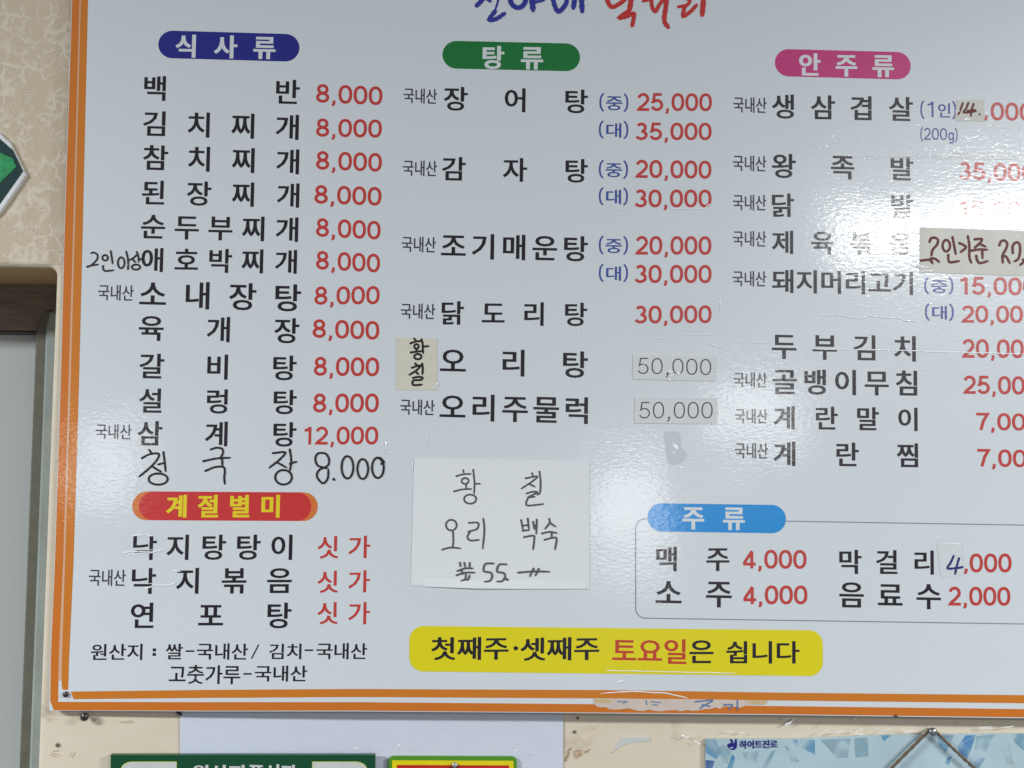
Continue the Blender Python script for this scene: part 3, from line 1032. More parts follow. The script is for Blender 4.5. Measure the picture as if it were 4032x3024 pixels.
P1 = paper('paper_note', [('5', 318, 1112), ('5', 1272, 1128), ('8', 1358, 620), ('8', 322, 598)], 0.0006, MT['paper'],
           'white paper note with five words and price 55 pencilled by hand, under the duck dishes', 'note', jag=0.00006)
write('handwriting', 'note', [
    [(620, 195), (625, 225)], [(545, 262), (620, 242), (705, 238)], ring(640, 315, 38, 32), [(650, 345), (652, 395)], [(520, 428), (620, 405), (710, 402)],
    [(728, 195), (742, 330), (738, 455)], [(742, 345), (805, 345)], ring(695, 512, 66, 50),
    [(1370, 232), (1378, 262)], [(1298, 285), (1425, 265), (1370, 320), (1250, 400)], [(1340, 348), (1400, 378)], [(1450, 215), (1462, 330), (1455, 440), (1425, 465)],
    [(1310, 450), (1375, 432), (1425, 440), (1330, 490), (1400, 485)], [(1330, 490), (1305, 550), (1330, 582), (1495, 565)],
    ring(490, 795, 58, 58), [(508, 870), (512, 960), (505, 1040)], [(390, 1062), (480, 1040), (590, 1048)],
    [(685, 770), (780, 770), (770, 835), (672, 865)], [(690, 870), (665, 925), (700, 962), (795, 955)], [(838, 725), (850, 850), (832, 1050)],
    [(1250, 742), (1272, 850)], [(1322, 725), (1335, 845)], [(1275, 800), (1330, 792)], [(1268, 855), (1335, 850)], [(1380, 760), (1395, 840)], [(1390, 800), (1425, 795)], [(1420, 735), (1415, 890)],
    [(1285, 925), (1385, 910), (1392, 960), (1380, 1060)],
    [(1555, 725), (1560, 770), (1510, 835)], [(1562, 770), (1625, 812)], [(1480, 885), (1560, 868), (1640, 882)], [(1582, 880), (1582, 925)], [(1505, 955), (1580, 935), (1635, 940), (1618, 1060)],
    [(585, 1205), (590, 1245)], [(632, 1205), (640, 1250)], [(690, 1205), (690, 1250)], [(560, 1292), (640, 1265), (725, 1265)], [(550, 1340), (640, 1312), (745, 1312)],
    [(598, 1400), (640, 1385), (650, 1330)], [(640, 1385), (672, 1388), (690, 1340)], [(600, 1290), (620, 1330)],
    [(950, 1212), (860, 1218), (845, 1295), (915, 1310), (935, 1350), (910, 1400), (850, 1412)], [(1085, 1222), (1010, 1225), (990, 1300), (1060, 1315), (1075, 1360), (1040, 1405), (985, 1408)],
    ([(1095, 1385), (1103, 1392)], 26), [(1215, 1312), (1380, 1298), (1560, 1302)], [(1385, 1268), (1345, 1350)], [(1442, 1270), (1405, 1345)]],
    19, MT['pencil'], P1, depth=-0.0006, up=0.0001)
# lower edge of the note stands off the board
LN = MB()
base_pts = [('note', 180, 1462), ('note', 420, 1470), ('note', 760, 1482), ('note', 1300, 1488), ('note', 1960, 1488)]
lift_y = [0.0006, 0.0014, 0.0022, 0.0010, 0.0006]
vs = []
for q, ly in zip(base_pts, lift_y):
    p0 = rp(*q); vs += [(p0.x, -0.0006, p0.z + 0.010), (p0.x, -ly - 0.0006, p0.z)]
fs = [[2 * i, 2 * i + 1, 2 * i + 3, 2 * i + 2] for i in range(4)]
LN.add(vs, fs); LN.build('curled_edge', MT['paper'], P1, True)

PY = paper('paper_label', [('yel', 200, 185), ('yel', 1230, 215), ('yel', 1225, 1510), ('yel', 185, 1500)], 0.0004, MT['cream'],
           'yellowed paper label with two handwritten syllables, beside the duck soup line', 'label', jag=0.00004)
write('handwriting', 'yel', [
    [(640, 210), (690, 260)], [(555, 330), (680, 285), (830, 275)], ring(702, 410, 55, 58), [(700, 460), (705, 530)], [(560, 560), (700, 540), (850, 525)],
    [(830, 235), (855, 330), (860, 450), (870, 580)], [(870, 415), (1010, 400)], ring(735, 665, 90, 66),
    [(675, 840), (715, 890)], [(590, 945), (700, 905), (800, 895), (700, 1010), (520, 1125)], [(690, 1050), (750, 1110)], [(845, 850), (860, 970), (850, 1110)],
    [(615, 1200), (740, 1175), (850, 1190), (810, 1250), (640, 1260), (600, 1320), (640, 1380), (840, 1368)]], 52, MT['marker'], PY, depth=-0.0004, up=0.0001)

for (nm, c4, tx, lab) in (
    ('price_sticker', [('fifty', 128, 145), ('fifty', 1110, 165), ('fifty', 1098, 458), ('fifty', 122, 432)], ('fifty', 188, 168, 375, 1055, 185), 'upper of the two grey stickers with thin figures 50,000, its lower edge lifting'),
    ('price_sticker', [('fifty', 148, 650), ('fifty', 1122, 655), ('fifty', 1122, 965), ('fifty', 145, 955)], ('fifty', 205, 693, 905, 1072, 693), 'lower of the two grey stickers with thin figures 50,000, surrounded by the glare')):
    ps = paper(nm, c4, 0.0007, MT['sticker'], lab, 'sticker', group='printed price stickers reading 50,000', jag=0.00003)
    rg, a0_, t0_, b0_, a1_, t1_ = tx
    lettering('figures', rg, '50,000', a0_, t0_, b0_, a1_, t1_, MT['marker'], parent=ps, weight=0.055, depth=-0.0007)

PK = paper('paper_label', [('kraft', 112, 128), ('kraft', 2700, 215), ('kraft', 2690, 1135), ('kraft', 108, 1035)], 0.0006, MT['kraft'],
           'grey brown taped paper strip with red brown handwriting, at the right edge in the glare', 'label', jag=0.00012, n=22)
write('handwriting', 'kraft', [
    [(305, 425), (340, 350), (420, 340), (480, 390), (450, 490), (370, 580), (345, 700)], [(140, 800), (300, 785), (360, 840), (330, 760), (420, 765), (505, 830)],
    ring(645, 500, 75, 115), [(770, 325), (800, 480), (835, 670)], [(685, 690), (690, 790), (730, 835), (905, 808)],
    [(915, 450), (1000, 490), (1040, 540), (930, 630)], [(1080, 310), (1110, 500), (1110, 720), (1150, 850)],
    [(1220, 370), (1360, 365), (1330, 440), (1215, 540)], [(1310, 460), (1440, 520)], [(1150, 600), (1300, 575), (1470, 580)], [(1370, 590), (1375, 750)],
    [(1250, 710), (1270, 800), (1330, 850), (1480, 810)],
    [(1715, 490), (1750, 410), (1830, 400), (1875, 470), (1840, 580), (1780, 700), (1785, 850)], [(1775, 720), (1850, 720), (1925, 850)],
    [(1985, 640), (1985, 500), (2060, 430), (2125, 480), (2130, 640), (2090, 770), (2015, 815)], [(2195, 780), (2200, 830), (2130, 890)],
    ring(2420, 640, 110, 190), ring(2600, 650, 70, 190)], 52, MT['brown'], PK, depth=-0.0006, up=0.0001)

P14 = paper('paper_patch', [('fourteen', 985, 70), ('fourteen', 1490, 60), ('fourteen', 1490, 455), ('fourteen', 965, 440)], 0.0003, MT['beige14'],
            'small beige paper patch with red brown handwritten 14 over a pork price', 'label', jag=0.00003)
write('handwriting', 'fourteen', [
    [(1105, 120), (1070, 220), (1025, 325)], [(1205, 120), (1165, 220), (1120, 285), (1240, 285), (1350, 262)], [(1300, 140), (1265, 240), (1250, 360)], [(1190, 262), (1330, 240)]],
    38, MT['brown'], P14, depth=-0.0003, up=0.0001)
write('ink_dot', 'fourteen', [[(1408, 322), (1416, 326)]], 44, MT['grey'], P14, depth=-0.0003, up=0.0001)

P4 = paper('tape_patch', [('9', 1715, 345), ('9', 1858, 350), ('9', 1868, 525), ('9', 1740, 540)], 0.0003, MT['white'],
           'small white patch with a handwritten navy 4 in front of ,000', 'label', jag=0.00003)
write('handwriting', '9', [
    [(1812, 418), (1795, 455), (1778, 488), (1830, 486), (1865, 480)], [(1842, 432), (1830, 475), (1820, 520)]], 13, MT['navy'], P4, depth=-0.0003, up=0.0001)

# torn label along the bottom border
TL = empty('torn_label', rp('b4', 1480, 110), 'torn pinkish label remnant with traces of blue handwriting, on the bottom border', 'label')
top = [(2337, 2751), (2600, 2752), (2800, 2754), (3020, 2758)]
bot = [(2337, 2769)]
xx = 2350
rnd = random.Random(4)
while xx < 3010:
    t = (xx - 2337) / 680
    bot.append((xx, 2776 + 20 * math.sin(math.pi * min(1, t * 0.95 + 0.12)) + rnd.uniform(-5, 6)))
    xx += rnd.uniform(14, 30)
bot.append((3012, 2772))
mb = MB()
slab(mb, [xz('px', *p) for p in top] + [xz('px', *p) for p in bot[::-1]], -0.0005, -0.0001, 0.00005)
mb.build('sheet', plain('torn_paper', (0.66, 0.56, 0.50), 0.6, 0.3, 70, 0.14), TL)
mb = MB()
slab(mb, [xz('px', *p) for p in [(2337, 2752), (2400, 2752), (2410, 2768), (2345, 2768)]], -0.00058, -0.0004)
slab(mb, [xz('px', *p) for p in [(2935, 2757), (3024, 2759), (3010, 2774), (2960, 2772)]], -0.00058, -0.0004)
mb.build('glue_stain', plain('old_glue', (0.62, 0.47, 0.26), 0.5), TL)
write('handwriting', 'b4', [[(1632, 98), (1695, 100)], [(1680, 98), (1668, 112)], [(1808, 92), (1812, 118)], [(1840, 98), (1898, 106)], [(1850, 118), (1880, 120)]], 7,
      plain('faded_blue_ink', (0.16, 0.27, 0.40), 0.6), TL, depth=-0.0006, up=0.0001)
write('handwriting', 'b5', [[(60, 105), (175, 95), (120, 130), (90, 150)], [(110, 125), (160, 135)], [(250, 125), (305, 125), (280, 155)], [(338, 95), (338, 160)]], 10,
      plain('faded_blue_pen', (0.13, 0.22, 0.38), 0.6), TL, depth=-0.0006, up=0.0001)

# ------------------------------------------------------------------ clear tape, its creases with painted glints and glue spots
def tape(corners, label, ridges=(), y0=-0.0004, film_on=True):
    root = empty('clear_tape', rp(*corners[3]), label, 'tape')
    c = [xz(*q) for q in corners]
    if film_on:
        mb = MB(); slab(mb, c, y0 - 0.00005, y0)
        mb.build('film', MT['tape'], root)
    for (reg, pts, w) in ridges:
        mb = MB()
        s = REG[reg][2] * DIST / F
        P2 = [Vector(xz(reg, *q)) for q in pts]
        Q = [P2[0]]
        for i in range(1, len(P2)):
            for t in range(1, 7): Q.append(P2[i - 1].lerp(P2[i], t / 6) + (Vector((0, rnd.uniform(-.25, .25) * w * s)) if t < 6 else Vector((0, 0))))
        prev = None
        for i, q in enumerate(Q):
            a = Q[max(0, i - 1)]; b_ = Q[min(len(Q) - 1, i + 1)]
            t_ = (b_ - a).normalized(); nn = Vector((-t_.y, t_.x))
            hw = w * s / 2 * (0.35 if i in (0, len(Q) - 1) else rnd.uniform(0.7, 1.15))
            row = []
            for k in range(5):
                an = R(180 * k / 4)
                row.append((q.x + nn.x * hw * math.cos(an), y0 - 0.00006 - hw * 0.30 * math.sin(an), q.y + nn.y * hw * math.cos(an)))
            n0 = len(mb.v); mb.v += [Vector(r_) for r_ in row]
            if prev is not None:
                for k in range(4): mb.f.append([prev + k, prev + k + 1, n0 + k + 1, n0 + k])
            prev = n0
        mb.build('crease_glint', MT['crease_glint'], root, True)
    return root


tape([('3', 560, 785), ('3', 2185, 800), ('3', 2190, 1036), ('3', 560, 1018)], 'long strip of clear tape below the top right dish line, right end squared',
     [('3', [(1090, 1018), (1500, 1022), (2180, 1022), (2200, 1005)], 7), ('3', [(1090, 1030), (1600, 1035), (2165, 1038)], 6), ('3', [(1735, 992), (1790, 998), (1845, 995)], 14), ('3', [(2187, 810), (2187, 1000)], 4)])
tape([('6', 240, 600), ('6', 1700, 640), ('6', 1700, 740), ('6', 240, 700)], 'creased clear tape above the tofu line in the right column',
     [('6', [(870, 566), (1010, 566), (1140, 590), (1190, 572), (1400, 588), (1440, 604), (1525, 606)], 9), ('6', [(760, 570), (850, 566)], 4)], film_on=False)
tape([('6', 320, 742), ('6', 2300, 820), ('6', 2300, 1035), ('6', 320, 990)], 'wide clear tape across the tofu and whelk dish lines',
     [('6', [(320, 743), (560, 748)], 4), ('6', [(830, 787), (1300, 793), (2230, 820)], 7)])
tape([('2', 1420, 1020), ('2', 1925, 1020), ('2', 1925, 1140), ('2', 1420, 1140)], 'clear tape over the potato stew large price',
     [('2', [(1715, 1140), (1800, 1135), (1900, 1136), (1925, 1110)], 7), ('2', [(1905, 1000), (1912, 990)], 8), ('2', [(1420, 1142), (1450, 1138)], 5)])
tape([('5', 1510, 250), ('5', 1985, 245), ('5', 1985, 440), ('5', 1510, 455)], 'clear tape over the braised chicken price in the middle column',
     [('5', [(1530, 458), (1620, 456), (1710, 457)], 4), ('5', [(1984, 250), (1984, 320)], 4), ('5', [(1930, 488), (1960, 502), (2000, 503)], 9), ('5', [(1760, 440), (1900, 442), (1990, 438)], 3)])
tape([('8', 1440, 1060), ('9', 800, 1075), ('9', 560, 1180), ('8', 1400, 1240)], 'clear tape from the yellow banner down to the bottom border',
     [('8', [(1450, 1090), (1700, 1096), (2212, 1106)], 5), ('8', [(1420, 1225), (1600, 1212), (1800, 1222), (1930, 1252)], 6), ('8', [(1525, 1158), (1560, 1148)], 12), ('8', [(1560, 1118), (1610, 1125)], 6)])
tape([('two', 830, 395), ('two', 1400, 395), ('two', 1400, 412), ('two', 830, 412)], 'thin clear tape edge across the handwritten note at the left border',
     [('two', [(835, 405), (950, 408)], 12), ('two', [(1050, 405), (1110, 405)], 10), ('two', [(1290, 405), (1360, 402)], 6)], film_on=False)
tape([('7', 680, 280), ('7', 900, 280), ('7', 900, 400), ('7', 680, 400)], 'crumpled clear tape over the first octopus dish',
     [('7', [(720, 290), (790, 284), (850, 290)], 8), ('7', [(665, 382), (740, 374), (830, 380), (895, 365)], 9), ('7', [(700, 395), (780, 388)], 5), ('7', [(940, 480), (985, 484)], 8), ('7', [(790, 578), (850, 556), (905, 562), (960, 545)], 8)])
tape([('5', 1690, 560), ('5', 1760, 560), ('5', 1760, 680), ('5', 1690, 680)], 'crumpled bits of clear tape on the upper 50,000 sticker',
     [('5', [(1540, 622), (1575, 603)], 7), ('5', [(1620, 545), (1640, 560)], 8), ('5', [(1700, 638), (1725, 645)], 12), ('5', [(1715, 665), (1770, 648)], 6), ('5', [(1700, 683), (1718, 685)], 10), ('5', [(1752, 640), (1762, 655)], 9)], y0=-0.0011, film_on=False)
tape([('hand', 2120, 0), ('hand', 2200, 0), ('hand', 2200, 90), ('hand', 2120, 90)], 'short tape corner right of the handwritten 8.000',
     [('4', [(2098, 1020), (2104, 1085)], 9), ('4', [(2110, 1085), (2150, 1078)], 5), ('5', [(388, 945), (390, 1050)], 6), ('5', [(308, 1120), (311, 1185)], 7)], film_on=False)
tape([('9', 1680, 310), ('9', 1870, 330), ('9', 1870, 545), ('9', 1700, 545)], 'clear tape around the navy handwritten 4',
     [('9', [(1688, 325), (1715, 315), (1738, 313)], 6), ('9', [(1745, 352), (1800, 346), (1858, 352)], 6), ('9', [(300, 762), (325, 745)], 6)])
tape([('3', 1700, 650), ('3', 1950, 650), ('3', 1950, 800), ('3', 1700, 800)], 'clear tape blob beside the handwritten 14',
     [('fourteen', [(968, 265), (1000, 264), (1050, 262)], 22), ('fourteen', [(1118, 432), (1170, 412), (1235, 408)], 44)], film_on=False)
tape([('yel', 1080, 1320), ('yel', 1290, 1320), ('yel', 1290, 1520), ('yel', 1080, 1520)], 'crumpled tape corner under the yellowed label',
     [('yel', [(1070, 1460), (1130, 1420), (1200, 1400)], 30), ('yel', [(1210, 1390), (1255, 1335)], 60), ('yel', [(1200, 1520), (1245, 1500)], 30), ('5', [(1210, 425), (1225, 400)], 9)], film_on=False)
tape([('kraft', 20, 900), ('kraft', 400, 900), ('kraft', 400, 1060), ('kraft', 20, 1060)], 'crumpled tape end at the lower left corner of the red brown note',
     [('kraft', [(20, 930), (130, 910), (280, 945)], 50), ('kraft', [(120, 1010), (250, 1005), (375, 1000)], 40), ('kraft', [(2055, 310), (2110, 285)], 40), ('kraft', [(1895, 950), (1945, 935)], 24)], film_on=False)

gr = empty('glue_patch', rp('fifty', 560, 1440), 'D shaped smooth grey glue patch in the glare below the lower 50,000 sticker', 'glue mark')
shape = [(492, 1055), (650, 1055), (690, 1110), (700, 1240), (750, 1290), (765, 1340), (730, 1400), (640, 1445), (560, 1425), (530, 1330), (510, 1180)]
mb = MB(); slab(mb, [(q.x, q.y) for q in smooth_pts([xz('fifty', *q) for q in shape + shape[:1]], 3)[:-1]], -0.00030, -0.0001)
mb.build('residue', MT['patch'], gr)
mb = MB()
for cx_, cy_, rx_, ry_, an in ((630, 1230, 20, 50, 0.7), (612, 1308, 22, 12, 0), (800, 1385, 22, 14, 0.4), (695, 1480, 22, 12, 0)):
    ring_ = []
    for k in range(10):
        a = k * math.tau / 10
        x_, y_ = rx_ * math.cos(a), ry_ * math.sin(a)
        ring_.append(xz('fifty', cx_ + x_ * math.cos(an) + y_ * math.sin(an), cy_ - x_ * math.sin(an) + y_ * math.cos(an)))
    cpt = xz('fifty', cx_, cy_)
    n0 = len(mb.v)
    mb.v += [Vector((q[0], -0.00031, q[1])) for q in ring_] + [Vector((cpt[0], -0.0010, cpt[1]))]
    for k in range(10): mb.f.append([n0 + k, n0 + 10, n0 + (k + 1) % 10])
mb.build('glue_bead', MT['crease_glint'], gr, True)

# ------------------------------------------------------------------ nails and marks
def nail(reg, x, y, depth, rad_, label, name='nail', mat=None):
    root = empty(name, rp(reg, x, y, depth), label, 'nail')
    c = rp(reg, x, y, depth)
    mb = MB()
    prof_ = [(0.35, 0.0), (1.0, 0.0), (1.0, -0.25), (0.8, -0.5), (0.45, -0.68), (0.0, -0.75)]
    N = 14
    for (r_, h_) in prof_[:-1]:
        for k in range(N):
            a = math.tau * k / N
            mb.v.append(Vector((c.x + r_ * rad_ * math.cos(a), depth - 0.0008 + h_ * rad_, c.z + r_ * rad_ * math.sin(a))))
    mb.v.append(Vector((c.x, depth - 0.0008 - 0.75 * rad_, c.z)))
    for j in range(len(prof_) - 2):
        for k in range(N):
            k2 = (k + 1) % N
            mb.f.append([j * N + k, j * N + k2, (j + 1) * N + k2, (j + 1) * N + k])
    t_ = (len(prof_) - 2) * N
    for k in range(N): mb.f.append([t_ + k, t_ + (k + 1) % N, len(mb.v) - 1])
    mb.build('nail_head', mat or MT['nail'], root, True)
    mb = MB()
    for yy in (depth + 0.012, depth - 0.0008):
        for k in range(8):
            a = math.tau * k / 8
            mb.v.append(Vector((c.x + 0.32 * rad_ * math.cos(a), yy, c.z + 0.32 * rad_ * math.sin(a))))
    for k in range(8): mb.f.append([k, (k + 1) % 8, 8 + (k + 1) % 8, 8 + k])
    mb.build('nail_shank', mat or MT['nail'], root)
    return root


nail('b3', 720, 368, 0.0, 0.0034, 'dark nail through the lower left corner of the board')
nail('b3', 925, 612, WALLY - 0.006, 0.0048, 'rusty round nail in the wall just below the board corner')
nail('b5', 1613, 300, wall_y(3672) - 0.012, 0.0050, 'steel nail in the wall holding the brown cord', mat=plain('bright_nail', (0.35, 0.36, 0.38), 0.3, 0.5, 600, 0.4, 0, 0.8))
nail('b4', 617, 492, wall_y(1790) - 0.006, 0.0034, 'small pale nail at the top of the red card', mat=plain('pale_nail', (0.45, 0.45, 0.45), 0.3, 0.5, 600, 0.3, 0, 0.5))
nail('b5', 1373, 198, -0.0005, 0.0018, 'tiny brown pin at the bottom border of the board near the cord')

def ragged(name, rgb):
    m, nt, p = nodes_of(name)
    p.inputs['Base Color'].default_value = (*rgb, 1)
    p.inputs['Roughness'].default_value = 0.7
    nt.links.new(ramp(nt, noise(nt, pos(nt, (260, 260, 200)), 1.0, 4.0, 0.6, 0.8), [(0.40, 0.0), (0.62, 0.85)]), p.inputs['Alpha'])
    return m


# nail holes and scuffs in the wall below the board
for (reg, x, y, r_, lab) in (('b4', 1382, 200, 0.0022, 'small nail hole in the cream wall right below the board edge'),
                             ('b4', 1362, 287, 0.0026, 'nail hole with grey rim lower in the cream wall, beside the white sheet'),
                             ('b3', 632, 922, 0.0034, 'old filled nail hole low in the cream wall beside the window opening')):
    dpt = wall_y(REG[reg][0] + x * REG[reg][2])
    hroot = empty('nail_hole', rp(reg, x, y, dpt), lab, 'hole')
    c = rp(reg, x, y, dpt)
    for (k, mt, nm) in ((1.0, plain('hole_rim', (0.42, 0.36, 0.27), 0.8), 'rim'), (0.55, MT['hole'], 'hole_core')):
        mb = MB()
        slab(mb, [(c.x + r_ * k * math.cos(a) * rnd.uniform(.8, 1.1), c.z + r_ * k * math.sin(a) * rnd.uniform(.8, 1.1)) for a in [math.tau * i / 12 for i in range(12)]],
             dpt - (0.0006 if k == 1 else 0.0009), dpt + 0.001)
        mb.build(nm, mt, hroot)

# wallpaper scuffs: torn flaps of the wall covering
sc_m = plain('torn_wallpaper', (0.74, 0.70, 0.60), 0.5, 0.3, 150, 0.1)
fl = 0
for (reg, pts, lab, mt) in (
    ('b4', [(1672, 352), (1850, 350), (1850, 378), (1740, 382), (1660, 410), (1605, 452), (1640, 400)], 'pale torn strip of tape on the cream wall below the board', plain('old_tape_strip', (0.62, 0.64, 0.63), 0.35)),
    ('b4', [(1310, 500), (1330, 430), (1350, 415), (1335, 470), (1318, 505)], 'thin brown scrape beside the white sheet', ragged('brown_scrape', (0.40, 0.27, 0.15))),
    ('b4', [(1365, 440), (1400, 425), (1430, 440), (1420, 462), (1390, 490), (1370, 470)], 'orange brown rust spot on the cream wall', ragged('rust_spot', (0.52, 0.32, 0.17))),
    ('b4', [(1432, 440), (1468, 425), (1455, 445), (1438, 452)], 'small brown scrape right of the rust spot', ragged('brown_scrape_dark', (0.36, 0.27, 0.17))),
    ('b3', [(820, 665), (880, 650), (925, 660), (975, 655), (1020, 668), (1000, 695), (950, 690), (925, 662), (880, 690), (840, 688)], 'grey brown grime mark under the rusty nail', ragged('grime', (0.50, 0.42, 0.31))),
    ('b3', [(1255, 700), (1330, 685), (1430, 690), (1445, 705), (1360, 718), (1290, 712)], 'faint grey smear on the cream wall above the green sign', ragged('faint_grime', (0.56, 0.49, 0.38)))):
    dpt = wall_y(REG[reg][0] + pts[0][0] * REG[reg][2])
    q = [xz(reg, *p) for p in pts]
    mb = MB(); slab(mb, q, lambda x: WY(x) - 0.0007 - 0.00003 * fl, lambda x: WY(x) + 0.0008, 0.0)
    r_ = mb.build('wall_mark', mt)
    tag(r_, lab, 'wall mark')
    fl += 1
# raised scratches near the old filled hole
mb = MB()
for (a, b_) in (((545, 1020), (630, 1055)), ((560, 1000), (650, 1030)), ((575, 985), (640, 975)), ((765, 1060), (805, 985))):
    P_ = [Vector(xz('b3', *a, WALLY)), Vector(xz('b3', *b_, WALLY))]
    vs, fs = ribbon2d([P_[0], P_[0].lerp(P_[1], .5), P_[1]], [0.0006, 0.0014, 0.0004], False, False)
    mb.add([(v[0], WALLY - 0.0007, v[1]) for v in vs], flat_faces_toward_camera(vs, fs))
tag(mb.build('wall_scratch', plain('scratch_tint', (0.60, 0.47, 0.36), 0.6)), 'short pinkish scratches low on the cream wall beside the window opening', 'wall mark')

# ------------------------------------------------------------------ sheet, signs, poster below the board
SY = WY(0.0) - 0.0012
sh = empty('paper_sheet', at(1460, 3020, SY), 'large plain white sheet stuck on the wall below the board, behind the green sign', 'sheet')
gx = []
for j in range(9):
    for i in range(13):
        q = at(714 + (2217 - 714) * i / 12, 2600 + 1100 * j / 8, SY)
        gx.append((q.x, WY(q.x) - 0.0012 - 0.0005 * abs(math.sin(i * 1.3 + j)), q.z))
mesh_obj('sheet', gx, [[j * 13 + i, (j + 1) * 13 + i, (j + 1) * 13 + i + 1, j * 13 + i + 1] for j in range(8) for i in range(12)], MT['sheet'], sh, True)
mb = MB(); slab(mb, [xz('b3', 1895, 540, 0.009), xz('b3', 1960, 560, 0.009), xz('b3', 1975, 605, 0.009), xz('b3', 1935, 590, 0.009)], 0.0095, 0.0125)
tag(mb.build('tape_corner', plain('navy_tape', (0.02, 0.018, 0.05), 0.4)), 'tiny navy tape corner sticking out below the board at the sheet edge', 'tape')

SG = WALLY - 0.003
sign = empty('green_sign', at(957, 3020, SG), 'dark green sign with white rounded boxes, cut off at the bottom edge', 'sign')
mb = MB(); slab(mb, [xz('low', 24, 66, SG), xz('low', 1393, 66, SG), xz('low', 1393, 900, SG), xz('low', 20, 900, SG)], SG - 0.003, SG + 0.004, 0.0006)
mb.build('panel', MT['signgreen'], sign)
for (xa_, xb_, rl) in ((72, 364, 0), (1065, 1352, 1)):
    for (g_, mt, dd_, nm) in ((0, MT['signlime'], 0.0001, 'box_outline'), (4, MT['signwhite'], 0.0002, 'box')):
        rr_ = 60 - g_
        x0_, x1_, y0_, y1_ = xa_ + g_, xb_ - g_, 103 + g_, 800
        if rl == 0:
            pts = [(x1_, y0_), (x1_, y1_), (x0_, y1_)] + [(x0_ + rr_ - rr_ * math.cos(a), y0_ + rr_ * 0.75 - rr_ * 0.75 * math.sin(a)) for a in [R(t) for t in range(0, 91, 15)]]
        else:
            pts = [(x0_, y0_), (x0_, y1_), (x1_, y1_)] + [(x1_ - rr_ + rr_ * math.cos(a), y0_ + rr_ * 0.75 - rr_ * 0.75 * math.sin(a)) for a in [R(t) for t in range(0, 91, 15)]]
        flat_poly(nm, [xz('low', *p, SG - 0.003) for p in pts], mt, sign, d=-(SG - 0.003) + dd_)
mb = MB()
lettering('', 'low', '원산지', 448, 122, 190, 712, 122, MT['signwhite'], mb=mb, fit=True, bold=PILL, depth=SG - 0.0031)
lettering('', 'low', '표시판', 738, 122, 185, 985, 122, MT['signwhite'], mb=mb, fit=True, bold=PILL, depth=SG - 0.0031)
mb.build('sign_title', MT['signwhite'], sign)

CY = WY(0.0) - 0.004
card = empty('red_card', at(1783, 3020, CY), 'red card with yellow and green border under a small pale nail at the bottom edge', 'sign')
for (x0_, x1_, y0_, mt, dd_, nm, r_) in ((205, 1003, 437, MT['cardgreen'], 0.0, 'green_border', 0.006), (228, 983, 462, MT['cardyellow'], 0.0004, 'yellow_border', 0.001), (258, 955, 490, MT['cardred'], 0.0008, 'face', 0.001)):
    o4 = rrect(xz('b4', x0_, y0_, CY), xz('b4', x1_, y0_ + 3, CY), xz('b4', x0_, 1300, CY), xz('b4', x1_, 1300, CY), r_, 4)
    mb = MB(); slab(mb, o4, CY - 0.0012 - dd_, CY + (0.002 if dd_ == 0 else -0.0011), 0.0001); mb.build(nm, mt, card)
cc = xz('b4', 605, 620, CY)
rr = abs(xz('b4', 605, 503, CY)[1] - cc[1])
flat_poly('black_disc', [(cc[0] + rr * math.cos(math.tau * k / 32), cc[1] + rr * math.sin(math.tau * k / 32)) for k in range(32)], MT['cardblack'], card, d=-(CY - 0.0021))
flat_poly('disc_centre', [(cc[0] + rr * .86 * math.cos(math.tau * k / 32), cc[1] + rr * .86 * math.sin(math.tau * k / 32)) for k in range(32)], MT['cardred'], card, d=-(CY - 0.0022))

